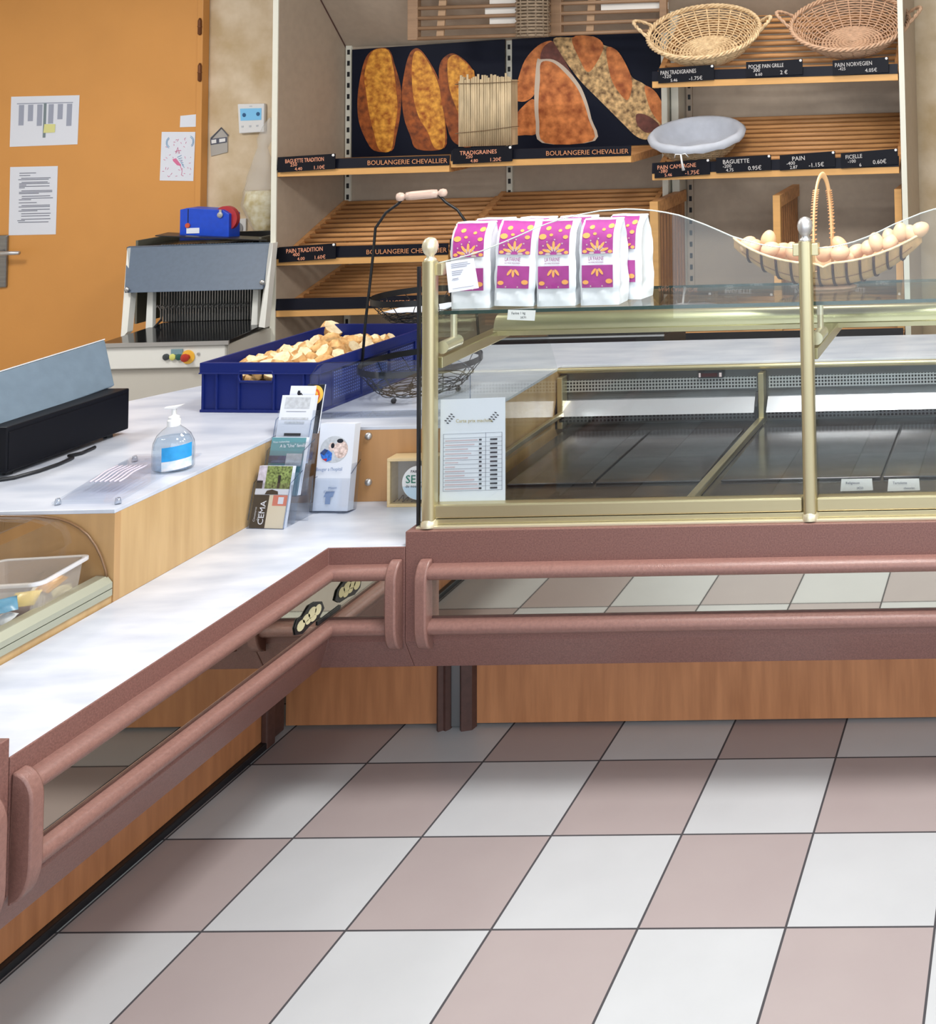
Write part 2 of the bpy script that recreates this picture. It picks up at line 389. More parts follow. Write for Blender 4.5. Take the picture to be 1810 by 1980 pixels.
# -- near counter end at the left border
nc = thing('display_counter', 'maroon counter end rising above the ledge at the left border', 'counter', (0.1, -1.6, 0))
path = [(0.292, -2.3), (0.292, -1.062)]
counter_front(nc, path, ZC, [(0.292, -2.3), (0.292, -1.12)])
b = MB(); b.slab([(0.292 + o, -1.130, z) for o, z in end_cap_pts()], (0, 0.028, 0)); b.build('end_cap', railm, nc, bevel=0.004, auto=True)
MB().box(-0.4, 0.012, -2.3, -1.062, 0.285, ZC).build('counter_core', maroon, nc)

# -- refrigerated display case
dc = thing('display_case', 'glass refrigerated pastry display case with gold posts on maroon base', 'display case', (1.5, 0.3, 0))
path = [(0.479, YF), (3.0, YF)]
counter_front(dc, path, ZC, [(0.542, YF), (3.0, YF)],
              [(-0.28, 0.58), (-0.055, 0.58), (-0.055, ZC), (0, ZC), (0, 0.365), (-0.008, 0.35), (-0.045, 0.285), (-0.28, 0.285)])
end_cap(dc, 0.519, 0.548)
MB().box(0.4805, 0.499, 0.131, 0.178, ZL + .001, ZC - .001).build('side_panel', maroon, dc)
MB().box(0.50, 3.0, 0.17, 0.19, 0.008, 0.285).build('plinth_panel', orangewood, dc)
b = MB(); b.slab([(0.402, 0.17, 0), (0.404, 0.150, 0), (0.412, 0.142, 0), (0.422, 0.150, 0), (0.430, 0.146, 0), (0.438, 0.156, 0), (0.438, 0.17, 0)], (0, 0, 0.288)); b.build('plinth_stile', dkmar, dc)
b = MB(); b.slab([(0.466, 0.17, 0), (0.466, 0.152, 0), (0.474, 0.143, 0), (0.500, 0.150, 0), (0.504, 0.17, 0)], (0, 0, 0.288)); b.build('plinth_stile', dkmar, dc)
MB().box(0.438, 0.466, 0.162, 0.18, 0.004, 0.285).build('plinth_channel', mat('grey_channel', (130, 132, 134), 0.4, 0.5), dc)
# sill and bottom frame
YG = -0.112
MB().box(0.498, 3.0, -0.138, -0.07, ZC, ZC + 0.006).build('sill_strip', goldl, dc, bevel=0.001)
MB().box(0.515, 3.0, -0.126, -0.095, ZC + 0.006, ZC + 0.020).build('bottom_track', gold, dc, bevel=0.002)
MB().box(0.518, 1.4535, -0.130, -0.098, ZC + 0.022, 0.680).build('bottom_frame', gold, dc, bevel=0.004)
MB().box(1.4885, 3.0, -0.130, -0.098, ZC + 0.022, 0.680).build('bottom_frame', gold, dc, bevel=0.004)
# posts
for i, (px, pyb, pyt, sy) in enumerate(((826, 1016, 505, 484), (1560, 998, 466, 447))):
    pb = at(px, pyb, Y=-0.125); ptop = at(px + 5, pyt, Y=-0.125); x = (pb.x + ptop.x) / 2 + (0.004 if i == 0 else 0); zt = ptop.z
    b = MB()
    b.slab([(x + 0.0165 * math.copysign(abs(math.cos(a)) ** 0.6, math.cos(a)), -0.125 + 0.0165 * math.copysign(abs(math.sin(a)) ** 0.6, math.sin(a)), ZC + 0.006) for a in [2 * PI * k / 24 for k in range(24)]], (0, 0, zt - ZC - 0.006))
    po = b.build('post', gold, dc, auto=True)
    MB().lathe([(0.021, 0), (0.021, 0.010), (0.0185, 0.016), (0.017, 0.018)], (x, -0.125, ZC + 0.004), 24).build('post_foot', goldl, po, auto=True)
    MB().lathe([(0.016, 0), (0.014, 0.006), (0.009, 0.010), (0.009, 0.014), (0.0145, 0.020), (0.0185, 0.030), (0.0195, 0.038), (0.0175, 0.048), (0.012, 0.056), (0.004, 0.0595), (0.0005, 0.060)], (x, -0.125, zt), 24).build('ball_finial', goldl if i == 0 else silver, po, smooth=True)
    for sgn in ((1,) if i == 0 else (-1, 1)):
        MB().box(x + sgn * 0.023 - 0.009, x + sgn * 0.023 + 0.009, -0.128, -0.104, zt - 0.036, zt - 0.006).build('glass_clip', gold, dc, bevel=0.002)
    MB().box(x - 0.016, x + 0.022, -0.105, 0.30, 1.006, 1.034).build('support_arm', gold, dc, bevel=0.002)
    a = x + 0.018
    MB().tube([(a, -0.10, 1.056), (a, -0.02, 1.056)], 0.016, 14).build('clamp', goldl, dc, auto=True)
    MB().tube([(a, -0.04, 1.06), (a, -0.04, 1.128)], 0.008, 10).build('shelf_stud', goldl, dc, auto=True)
MB().box(0.4945, 0.5005, -0.128, -0.118, ZC + .004, 1.262).build('edge_seal', black, dc)
# arched front panes
def arch_pane(x0, x1, pts, name):
    P = sorted(pts); top = []
    n = 28
    for k in range(n + 1):
        x = x0 + (x1 - x0) * k / n
        for (xa, za), (xb, zb) in zip(P, P[1:]):
            if xa - 1e-6 <= x <= xb + 1e-6:
                t = (x - xa) / (xb - xa); top.append((x, za + (zb - za) * t)); break
    poly = [(x0, 0.682)] + top + [(x1, 0.682)]
    poly = [(x, YG, z) for x, z in poly]
    o = MB().slab(poly, (0, 0.005, 0)).build(name, cglass, dc)
    MB().tube([(x, YG + 0.0025, z + 0.0005) for x, z in top], 0.0018, 6).build('pane_edge', mat('bright_glass_edge', (205, 215, 208), 0.2), o)
    return o
a1 = [(0.517, 1.262), (0.60, 1.280), (0.66, 1.297), (0.737, 1.326), (0.80, 1.352), (0.87, 1.373), (0.95, 1.386), (1.028, 1.389), (1.10, 1.382), (1.16, 1.368), (1.23, 1.34), (1.29, 1.312), (1.37, 1.288), (1.455, 1.279)]
arch_pane(0.518, 1.4535, a1, 'front_pane')
arch_pane(1.4885, 2.44, [(1.4885 + 2.44 - x - 0.035 + 0.0, z) for x, z in [(0.45, 1.27), (0.5165, 1.27), (0.60, 1.280), (0.66, 1.293), (0.737, 1.315), (0.80, 1.332), (0.9, 1.36), (1.0, 1.378)]] +
          [(1.4885, 1.279), (1.53, 1.280), (1.576, 1.287), (1.64, 1.308), (1.694, 1.333), (1.78, 1.365), (1.88, 1.38)], 'front_pane')
MB().box(2.44, 3.0, YG, YG + .005, .682, 1.27).build('front_pane', cglass, dc)
# left end glass
MB().slab([(0.502, -0.10, 0.64), (0.502, 0.66, 0.64), (0.502, 0.72, 0.80), (0.502, 0.60, 1.0), (0.502, 0.30, 1.13), (0.502, -0.10, 1.13)], (0.005, 0, 0)).build('end_pane', cglass, dc)
# shelf
MB().box(0.515, 3.0, -0.056, 0.25, 1.130, 1.139).build('glass_shelf', sglass, dc)
MB().box(0.515, 3.0, -0.0572, -0.0562, 1.130, 1.139).build('shelf_edge', gedge, dc)
MB().box(0.515, 3.0, 0.2502, 0.2512, 1.131, 1.139).build('shelf_edge', gedge, dc)
# beam : half round light canopy
prof = [(0.0, 0.0), (0.0, 0.012)] + [(0.004 + 0.0 , 0.014)] + [(0.006 + 0.034 * (1 - math.cos(t)), 0.014 + 0.04 * math.sin(t)) for t in [PI / 2 * k / 8 for k in range(9)]] + [(0.07, 0.054), (0.07, 0.0)]
MB().slab([(0.534, 0.20 + o, 1.022 + z) for o, z in prof], (2.5, 0, 0)).build('light_canopy', gold, dc, auto=True)
def perf_mat(name, s, r, base, hole, ax='XZ'):
    m = bpy.data.materials.new(name); m.use_nodes = True; nt = m.node_tree; b = nt.nodes['Principled BSDF']
    tc = nt.nodes.new('ShaderNodeTexCoord'); v = nt.nodes.new('ShaderNodeTexVoronoi'); v.inputs['Scale'].default_value = s; v.inputs['Randomness'].default_value = 0
    v.voronoi_dimensions = '2D'; sp = nt.nodes.new('ShaderNodeSeparateXYZ'); cb_ = nt.nodes.new('ShaderNodeCombineXYZ')
    nt.links.new(tc.outputs['Object'], sp.inputs[0]); nt.links.new(sp.outputs['XYZ'.index(ax[0])], cb_.inputs[0]); nt.links.new(sp.outputs['XYZ'.index(ax[1])], cb_.inputs[1])
    nt.links.new(cb_.outputs[0], v.inputs['Vector'])
    l = nt.nodes.new('ShaderNodeMath'); l.operation = 'LESS_THAN'; l.inputs[1].default_value = r; nt.links.new(v.outputs['Distance'], l.inputs[0])
    mx = nt.nodes.new('ShaderNodeMix'); mx.data_type = 'RGBA'; nt.links.new(l.outputs[0], mx.inputs[0])
    mx.inputs[6].default_value = (*lin(base), 1); mx.inputs[7].default_value = (*lin(hole), 1); nt.links.new(mx.outputs[2], b.inputs['Base Color'])
    b.inputs['Metallic'].default_value = 0.7; b.inputs['Roughness'].default_value = 0.35
    return m
# interior
deck = mat('dark_deck_metal', (92, 88, 86), 0.22, 0.75, var=0.25, scale=9, stretch=(1, 5, 1))
MB().box(0.50, 3.0, -0.095, 0.86, 0.590, 0.602).build('deck', deck, dc)
b = MB()
for x0, x1 in ((0.55, 0.80), (0.80, 1.10), (1.15, 1.6), (1.6, 2.1)):
    b.box(x0 + .004, x1 - .004, 0.24, 0.74, 0.603, 0.609)
b.build('deck_plate', mat('deck_plate_metal', (104, 102, 104), 0.16, 0.8, var=0.18, scale=14, stretch=(1, 3, 1)), dc, bevel=0.002)
MB().box(0.50, 3.0, -0.093, 0.11, 0.603, 0.607).build('front_gutter', perf_mat('gutter_metal', 42, 0.16, (84, 79, 78), (170, 168, 170), 'XY'), dc)
MB().box(0.462, 3.0, 0.845, 0.862, 0.602, 0.781).build('back_wall', mat('back_wall_metal', (120, 122, 122), 0.3, 0.8), dc)
pg = perf_mat('perforated_steel', 95, 0.33, (196, 200, 200), (50, 52, 54))
for x0, x1 in ((0.475, 1.115), (1.155, 3.0)):
    MB().box(x0, x1, 0.838, 0.844, 0.708, 0.745).build('air_grille', pg, dc)
    MB().hexa([(x0, 0.79, 0.642), (x1, 0.79, 0.642), (x1, 0.842, 0.642), (x0, 0.842, 0.642), (x0, 0.825, 0.684), (x1, 0.825, 0.684), (x1, 0.842, 0.684), (x0, 0.842, 0.684)]).build('air_deflector', mat('bright_steel', (205, 208, 214), 0.22, 0.75), dc)
    MB().box(x0, x1, 0.800, 0.838, 0.622, 0.640).build('air_slots', perf_mat('slotted_steel', 80, 0.34, (110, 112, 116), (20, 20, 22)), dc)
MB().box(0.462, 3.0, 0.825, 0.862, 0.772, 0.7815).tube([(0.462, 0.828, 0.781), (3.0, 0.828, 0.781)], 0.009, 12).build('back_rail', gold, dc, auto=True)
for x in (0.468, 1.128):
    MB().box(x, x + 0.018, 0.800, 0.842, 0.60, 0.764).build('divider_upright', gold, dc, bevel=0.002)
    MB().slab([(x - 0.012, 0.80, 0.60), (x - 0.012, 0.835, 0.60), (x - 0.012, 0.835, 0.70), (x - 0.012, 0.815, 0.70), (x - 0.012, 0.795, 0.66)], (0.010, 0, 0)).build('upright_bracket', black, dc)
MB().hexa([(1.108, 0.02, 0.603), (1.128, 0.02, 0.603), (1.146, 0.80, 0.603), (1.126, 0.80, 0.603), (1.108, 0.02, 0.624), (1.128, 0.02, 0.624), (1.146, 0.80, 0.624), (1.126, 0.80, 0.624)]).build('divider_rail', gold, dc, bevel=0.003)
MB().box(0.475, 0.490, 0.02, 0.80, 0.64, 0.655).build('divider_rail', gold, dc, bevel=0.002)
p = at(1352, 718, Y=0.84); q = at(1400, 718, Y=0.84)
ct = MB().box(p.x, q.x, 0.826, 0.8375, 0.746, 0.771).build('temperature_controller', black, dc, bevel=0.001)
MB().box(p.x + .012, q.x - .018, 0.824, 0.826, 0.751, 0.762).build('controller_display', mat('dark_red_display', (60, 16, 18), 0.2), ct)
MB().box(p.x + .003, p.x + .009, 0.824, 0.826, 0.750, 0.763).box(q.x - .012, q.x - .004, 0.824, 0.826, 0.750, 0.763).build('controller_keys', mat('pale_keys', (206, 190, 190), 0.5), ct)
# maker's badge inside the case front
p = at(1497, 940, Y=0.0)
MB().box(p.x, p.x + 0.032, -0.002, 0.001, 0.625, 0.642).build('badge', white, dc)

# ================================================================== small curved display on the left
cc = thing('cold_display', 'small curved glass counter display with pale metal sill, left of the beech panel', 'display case', (-0.4, -0.7, 0))
arc = [(-0.034, 0.645), (-0.036, 0.660), (-0.047, 0.690), (-0.060, 0.714), (-0.078, 0.737), (-0.098, 0.753), (-0.120, 0.765), (-0.145, 0.773), (-0.19, 0.779), (-0.30, 0.782), (-0.45, 0.782)]
MB().slab([(x, -0.448, z) for x, z in arc] + [(x, -0.448, z - 0.004 if x < -0.1 else z - 0.0) for x, z in [(-0.45, 0.782)]] + [(x - 0.004, -0.448, z - 0.003) for x, z in arc[::-1]], (0, -0.62, 0)).build('curved_glass', glass('bronze_glass', (0.97, 0.95, 0.92), 0.8), cc, smooth=False)
MB().tube([(x, -0.4485, z) for x, z in arc], 0.0025, 6).build('glass_edge', mat('dark_glass_edge', (120, 90, 62), 0.3), cc, smooth=True)
greysill = mat('olive_grey_metal', (172, 174, 156), 0.38, 0.35)
MB().slab([(-0.022, -0.446, 0.622), (-0.022, -0.446, 0.634), (-0.034, -0.446, 0.648), (-0.06, -0.446, 0.648), (-0.06, -0.446, 0.622)], (0, -0.62, 0)).build('sill', greysill, cc)
MB().box(-0.06, -0.022, -1.066, -0.446, 0.606, 0.620).build('sill_lower', greysill, cc)
MB().box(-0.055, -0.026, -1.066, -0.446, 0.6195, 0.6225).build('sill_gap', black, cc)
MB().box(-1.1, -0.026, -1.066, -0.443, 0.57, 0.606).build('base_board', beech, cc)
MB().box(-1.0, -0.061, -1.06, -0.447, 0.607, 0.616).build('deck', mat('pale_deck', (205, 205, 205), 0.3, 0.4), cc)
# container and sachets in it
tub = thing('plastic_tub', 'translucent ribbed plastic tub with wide rim inside the curved display', 'tub', (-0.140, -0.555, 0.616), math.radians(6))
tubm = mat('frosted_tub', (214, 216, 224), .3, alpha=.38)
def rrect(hx, hy, r, n=5):
    pts = []
    for cx_, cy_, a0 in ((hx - r, hy - r, 0), (-hx + r, hy - r, PI / 2), (-hx + r, -hy + r, PI), (hx - r, -hy + r, 1.5 * PI)):
        for k in range(n): a = a0 + PI / 2 * k / (n - 1); pts.append((cx_ + r * math.cos(a), cy_ + r * math.sin(a)))
    return pts
rows = []
for hx, hy, z in ((0.0805, 0.062, 0.002), (0.084, 0.066, 0.03), (0.090, 0.070, 0.085)):
    rows.append([(x * (1 + 0.012 * (i % 2)), y, z) for i, (x, y) in enumerate(rrect(hx, hy, 0.018, 9))])
b = MB(); vs = b.grid(rows, closed_v=True); b._f(vs[0][::-1]); b.build('tub_wall', tubm, tub, local=True)
b = MB(); o1 = rrect(0.090, 0.070, 0.018, 9); o2 = rrect(0.099, 0.079, 0.022, 9)
b.grid([[(x, y, 0.085) for x, y in o1], [(x, y, 0.0875) for x, y in o1], [(x, y, 0.087) for x, y in o2], [(x, y, 0.081) for x, y in o2]], closed_v=True); b.build('tub_rim', mat('milky_rim', (214, 216, 222), 0.35, alpha=0.75), tub, local=True, smooth=True)
def pillow(b, c, sx, sy, sz, rz, tilt=0.3, n=7):
    M = Matrix.Translation(c) @ Matrix.Rotation(rz, 4, 'Z') @ Matrix.Rotation(tilt, 4, 'X')
    for sg in (1, -1):
        b.grid([[M @ Vector((sx * (i / n * 2 - 1), sy * (j / n * 2 - 1), sg * sz * (1 - (i / n * 2 - 1) ** 2) ** .5 * (1 - (j / n * 2 - 1) ** 2) ** .5 + random.uniform(-.0008, .0008))) for j in range(n + 1)] for i in range(n + 1)])
    return b
sach = [((238, 214, 120), 'yellow', 'plump yellow sachet'), ((236, 176, 70), 'orange', 'orange sachet with pointed corner'), ((90, 150, 190), 'blue', 'blue and white sachet'), ((228, 226, 214), 'cream', 'cream sachet'), ((120, 74, 74), 'brown', 'dark brown sachet'), ((214, 224, 236), 'pale', 'pale blue sachet'), ((240, 238, 200), 'lemon', 'pale lemon sachet')]
pos = [(48, 1158, .024, 0.3), (100, 1128, .026, -0.4), (5, 1172, .024, 0.8), (75, 1148, .022, 0.1), (36, 1190, .018, 0.5), (12, 1196, .018, -.3), (120, 1142, .018, 0.9)]
for (c, nm, lb), (px, py, s_, rz) in zip(sach, pos):
    p = at(px, py, X=-0.085 - random.uniform(0, 0.03))
    p.z = max(p.z, 0.63)
    o = pillow(MB(), p, s_, s_ * 0.8, 0.007, rz, 0.5).build('sachet', mat('sachet_' + nm, c, 0.3, var=0.2, scale=40), smooth=True)
    tag(o, lb + ' lying in the curved glass display', 'sachet', 'sachets in the small display')
tk = 0
for px, py, lb in ((137, 1124, 'small white price ticket behind the sill, nearest the beech panel'), (78, 1165, 'small white price ticket behind the sill, in the middle'), (10, 1202, 'small white price ticket behind the sill, nearest the left border')):
    p = at(px, py, X=-0.07)
    b = MB().box(-.018, .018, -.001, .001, 0.0, .022)
    o = b.build('price_ticket', white, xf=Matrix.Translation((p.x, p.y, 0.617)) @ Matrix.Rotation(PI / 2 + .2, 4, 'Z') @ Matrix.Rotation(-.4, 4, 'X'))
    tag(o, lb, 'price ticket', 'tickets in the small display')

# ================================================================== things on the upper counter
# cash drawer and tilted grey screen
ang = math.atan2(0.51 - 0.463, 0.18 + 0.19)
A = at(257, 835, Z=0.80)
ca = thing('cash_drawer', 'long black cash drawer on short feet under the tilted grey screen', 'cash drawer', (-0.467, 0.165, ZT), math.radians(-2))
L_ = 0.375
MB().box(-0.36, 0, -L_, 0, 0.012, 0.122).build('drawer_case', mat('black_enamel', (12, 13, 20), 0.5, bump=.1, bscale=200, spec=.2), ca, local=True, bevel=0.003)
MB().box(-0.001, 0.002, -L_ + 0.004, -0.004, 0.020, 0.110).build('drawer_front', mat('black_front', (10, 11, 18), 0.5, spec=.2), ca, local=True, bevel=0.001)
for x in (-0.03, -0.33):
    for y in (-0.035, -0.34): MB().lathe([(0.011, 0), (0.011, 0.012)], (x, y, 0), 12).build('foot', black, ca, local=True)
cb = MB().tube([(-0.445, 0.02, ZT + .005), (-0.440, -0.03, ZT + .005), (-0.452, -0.055, ZT + .006), (-0.43, -0.07, ZT + .005), (-0.425, -0.12, ZT + .005), (-0.43, -0.17, ZT + .005), (-0.45, -0.22, ZT + .005), (-0.52, -0.26, ZT + .005), (-0.64, -0.28, ZT + .005)], 0.0045, 8).build('cable', black, smooth=True)
tag(cb, 'black cable looping along the foot of the cash drawer', 'cable')
# screen
tl, tr, br, bl = at(-60, 738, X=-0.59), at(203, 657, X=-0.59), at(222, 745, X=-0.525), at(-60, 850, X=-0.525)
sc = thing('till_screen', 'blue-grey back of a tilted till screen on the black cash drawer', 'screen', (-0.54, 0.0, ZT + 0.122))
n_ = (tr - br).cross(bl - br).normalized()
if n_.x > 0: n_ = -n_
gs = mat('blue_grey_plastic', (112, 130, 146), 0.5, var=0.06, scale=30)
MB().slab([bl, br, tr, tl], n_ * 0.014).build('screen_shell', gs, sc, bevel=0.003)
MB().slab([tl + Vector((0, 0, .0003)), tr + Vector((0, 0, .0003)), tr + n_ * .014 + Vector((0, 0, .0003)), tl + n_ * .014 + Vector((0, 0, .0003))], (0, 0, 0.003)).build('screen_rim', white, sc)
MB().box(-0.64, -0.56, -0.12, -0.02, ZT + 0.122, ZT + 0.135).build('stand', black, sc, bevel=.003)
MB().hexa([(-0.62, -0.09, ZT + .13), (-0.58, -0.09, ZT + .13), (-0.58, -0.05, ZT + .13), (-0.62, -0.05, ZT + .13), (-0.62, -0.09, ZT + .2), (-0.585, -0.09, ZT + .2), (-0.585, -0.05, ZT + .2), (-0.62, -0.05, ZT + .2)]).build('stand_neck', black, sc)

# hand gel
p = at(335, 908, Z=ZT)
hg = thing('hand_gel_bottle', 'clear pump bottle of hand gel with blue seaside label', 'bottle', (p.x, p.y, ZT))
R0 = 0.0485
clear = glass('clear_bottle', (0.93, 0.955, 0.97), 1.3)
MB().lathe([(0.030, 0.002), (R0 - .004, 0.002), (R0, 0.008), (R0, 0.055), (R0 - .002, 0.068), (R0 - .010, 0.085), (R0 - .022, 0.097), (0.018, 0.103), (0.014, 0.108)], (0, 0, 0), 32, sy=0.75).build('bottle', clear, hg, local=True, smooth=True)
MB().lathe([(0.026, 0.004), (R0 - .006, 0.004), (R0 - .003, 0.010), (R0 - .003, 0.055), (R0 - .006, 0.068), (R0 - .012, 0.080), (0.010, 0.0805)], (0, 0, 0), 32, sy=0.75).build('gel', glass('gel_fill', (0.86, 0.92, 0.97), 0.3), hg, local=True, smooth=True)
cap = MB().lathe([(0.0145, 0.106), (0.0145, 0.120), (0.012, 0.123), (0.012, 0.128), (0.007, 0.131), (0.005, 0.133), (0.005, 0.148)], (0, 0, 0), 20).build('pump_collar', white, hg, local=True, auto=True)
MB().hexa([(-0.024, -0.006, 0.147), (0.006, -0.008, 0.147), (0.006, 0.008, 0.147), (-0.024, 0.004, 0.147), (-0.022, -0.005, 0.152), (0.024, -0.007, 0.157), (0.024, 0.007, 0.157), (-0.022, 0.004, 0.152)]).build('pump_head', white, hg, local=True, bevel=.002)
def label_strip(a0, a1, z0, z1, dz=0):
    b = MB(); n = 10
    b.grid([[((R0 + .0012) * math.cos(a), (R0 + .0012) * .75 * math.sin(a), z + dz * k / n) for z in (z0, z1)] for k in range(n + 1) for a in [a0 + (a1 - a0) * k / n]])
    return b
label_strip(-1.62, -0.12, 0.028, 0.062, 0.006).build('label', mat('label_sea_blue', (40, 150, 214), 0.4, var=0.1, scale=50), hg, local=True, smooth=True)
label_strip(-1.62, -0.12, 0.006, 0.0285, 0.006).build('label', mat('label_foam', (190, 220, 236), 0.4, var=0.12, scale=50, rgb2=(226, 216, 214)), hg, local=True, smooth=True)

# clear tray with curved hump
P1, P2, P3, P4 = at(92, 983, Z=ZT), at(226, 981, Z=ZT), at(398, 882, Z=ZT), at(262, 884, Z=ZT)
ct_ = thing('change_tray', 'clear acrylic change tray at the edge of the marble top', 'tray', ((P1.x + P3.x) / 2, (P1.y + P3.y) / 2, ZT))
def lerp(a, b_, t): return a + (b_ - a) * t
def PP(u, v, z=0):
    q = lerp(lerp(P1, P2, u), lerp(P4, P3, u), v); return Vector((q.x, q.y, ZT + z))
MB().slab([PP(.02, .02, .006), PP(.97, .02, .006), PP(.97, .98, .006), PP(.02, .98, .006)], (0, 0, .004)).build('base_plate', glass('tray_acrylic', (0.95, .965, .985), .35), ct_, bevel=.001)
b = MB()
b.grid([[PP(.12 + .72 * i / 12, .05 + .86 * j / 12, 0.012 + 0.016 * math.sin(PI * j / 12) ** 0.8 * (0.6 + 0.4 * math.sin(PI * i / 12))) for j in range(13)] for i in range(13)])
b.build('curved_cover', glass('acrylic_cover', (0.92, 0.92, 0.95), 0.25), ct_, smooth=True)
b = MB()
for k in range(7):
    u0 = .22 + .07 * k
    b.tube([PP(u0 + .012 * math.sin(j), .28 + .3 * j / 8, 0.014 + 0.013 * math.sin(PI * (.28 + .3 * j / 8))) for j in range(9)], 0.0022, 5)
b.build('striped_insert', mat('pink_white_stripe', (214, 204, 214), 0.5), ct_, smooth=True)
for u, v in ((.06, .06), (.93, .06), (.93, .8), (.10, .9)):
    MB().lathe([(0.007, 0), (0.007, 0.005), (0.004, 0.014)], PP(u, v), 12).build('corner_stud', glass('stud', (.85, .88, .92), 2.5), ct_, smooth=True)

# -- blue crate with bread
ck = Vector((-0.408, 0.372, ZT)); yaw = math.radians(-6)
cr = thing('bread_crate', 'navy blue plastic crate with handle slot, full of bread pieces', 'crate', (ck.x, ck.y, ZT), yaw)
CW, CD, CH = 0.374, 0.555, 0.142
sl0, sl1, sz0, sz1 = 0.125, 0.228, 0.088, 0.118
b = MB(); t = 0.005
b.box(0, CW, 0, CD, 0.004, 0.010)
b.box(0, CW, 0, t, 0.010, sz0).box(0, CW, 0, t, sz1, CH).box(0, sl0, 0, t, sz0, sz1).box(sl1, CW, 0, t, sz0, sz1)
b.box(0, CW, CD - t, CD, .010, CH).box(0, t, t, CD - t, .010, CH).box(CW - t, CW, t, CD - t, .010, CH)
b.build('crate_wall', navy, cr, local=True)
b = MB()
b.box(-.006, CW + .006, -.006, 0, CH - .030, CH).box(-.006, CW + .006, CD, CD + .006, CH - .03, CH).box(-.006, 0, 0, CD, CH - .03, CH).box(CW, CW + .006, 0, CD, CH - .03, CH)
b.box(-.008, CW + .008, -.008, -.002, CH - .032, CH - .028).box(CW + .002, CW + .008, 0, CD, CH - .032, CH - .028)
b.build('crate_rim', navy, cr, local=True, bevel=.0015)
b = MB()
for x in (0.0, 0.045, sl0 - .008, sl1 + .002, CW - .05, CW - .006): b.box(x, x + .006, -.005, 0, .004, CH - .03)
for y in (0.0, .05, .18, .31, .44, CD - .006): b.box(CW, CW + .005, y, y + .006, .004, CH - .03)
b.box(-.004, CW + .004, -.006, 0, 0, .008).box(CW, CW + .006, 0, CD, 0, .008).box(0.0, CW, 0, .006, 0, .006).box(0, CW, CD - .006, CD, 0, .006)
b.build('crate_ribs', navy, cr, local=True, bevel=.001)
navyp = perf_mat('crate_lattice', 110, 0.26, (22, 36, 104), (84, 106, 180), 'YZ'); navyp.node_tree.nodes['Principled BSDF'].inputs['Metallic'].default_value = 0
MB().box(CW, CW + .001, .06, .175, .02, CH - .04).box(CW, CW + .001, .19, .305, .02, CH - .04).box(CW, CW + .001, .32, .435, .02, CH - .04).build('lattice_panel', navyp, cr, local=True)
b = MB(); b.tube([(sl0, -.004, sz0), (sl1, -.004, sz0), (sl1 + .006, -.004, sz0 + .015), (sl1, -.004, sz1), (sl0, -.004, sz1), (sl0 - .006, -.004, sz0 + .015)], .004, 6, closed=True); b.build('handle_rim', navy, cr, local=True, smooth=True)
crumb = mat('bread_crumb', (232, 206, 160), 0.8, var=0.10, scale=60, bump=.6, bscale=160, rgb2=(248, 228, 190))
crust = mat('bread_crust', (196, 142, 82), 0.7, var=0.15, scale=40, bump=.4, bscale=100, rgb2=(226, 184, 124))
protos = []
for k in range(5):
    b = MB(); n = (9, 7, 14, 8, 6)[k]; r = (0.027, 0.022, 0.029, 0.024, 0.020)[k]; th = (0.020, 0.030, 0.016, 0.036, 0.026)[k]; el = (1.0, .8, .7, .75, 1.0)[k]
    rim = [(r * math.cos(2 * PI * i / n) * (1 + .08 * math.sin(3.1 * i + k)), r * el * math.sin(2 * PI * i / n) * (1 + .06 * math.cos(2.3 * i + k))) for i in range(n)]
    rows = [[(x * s_, y * s_, z) for x, y in rim] for s_, z in ((.95, -th / 2), (1.0, -th / 2 + .0015), (1.03, 0), (1.0, th / 2 - .0015), (.95, th / 2))]
    vs = b.grid(rows, closed_v=True); b.mi = 1; b._f(vs[0][::-1]); b._f(vs[-1])
    protos.append(b)
CM = ROOTM[cr.name]
pr_obj = []; LAB = 'torn piece of pale crusty bread heaped in the blue crate'; cnt = 0
def heap(u, v):     # local crate coords 0..1
    return 0.098 + 0.055 * math.exp(-((u - .55) / .34) ** 2 - ((v - .42) / .30) ** 2) + 0.020 * math.exp(-((u - .35) / .3) ** 2 - ((v - .12) / .16) ** 2)
for layer in range(3):
    for iu in range(9):
        for iv in range(12):
            if layer == 0 and (iu + iv) % 2: continue
            u = (iu + .5 + random.uniform(-.35, .35)) / 9; v = (iv + .5 + random.uniform(-.35, .35)) / 12
            z = heap(u, v) - 0.020 * (2 - layer) - (0.0 if layer < 2 else random.uniform(0, .010))
            if layer == 2 and random.random() < 0.15: continue
            x = 0.036 + u * (CW - 0.072); y = 0.036 + v * (CD - 0.072)
            W = CM @ Vector((x, y, max(z, 0.03)))
            rot = (random.uniform(-1.2, 1.2), random.uniform(-.9, .9), random.uniform(0, 6.28))
            k = random.randrange(5)
            if k >= len(pr_obj) and len(pr_obj) < 5:
                k = len(pr_obj); o = protos[k].build('bread_piece', [crust, crumb], auto=True); pr_obj.append(o)
            else:
                o = pr_obj[k % len(pr_obj)].copy(); COL.objects.link(o)
            o.location = W; o.rotation_euler = rot; tag(o, LAB, 'bread', 'bread pieces in the blue crate'); cnt += 1
# two bigger loaf ends on top
for (px, py, s_, lb) in ((588, 682, 1.35, 'large pale loaf end at the near side of the bread heap'), (640, 640, 1.3, 'brown-edged bread chunk on the crest of the heap')):
    p = at(px, py, Z=0.90 if py > 650 else 0.912); o = pr_obj[0].copy(); COL.objects.link(o); o.location = p; o.rotation_euler = (.7, .2, px * .1); o.scale = (s_, s_, s_ * 1.3)
    tag(o, lb, 'bread', 'bread pieces in the blue crate')

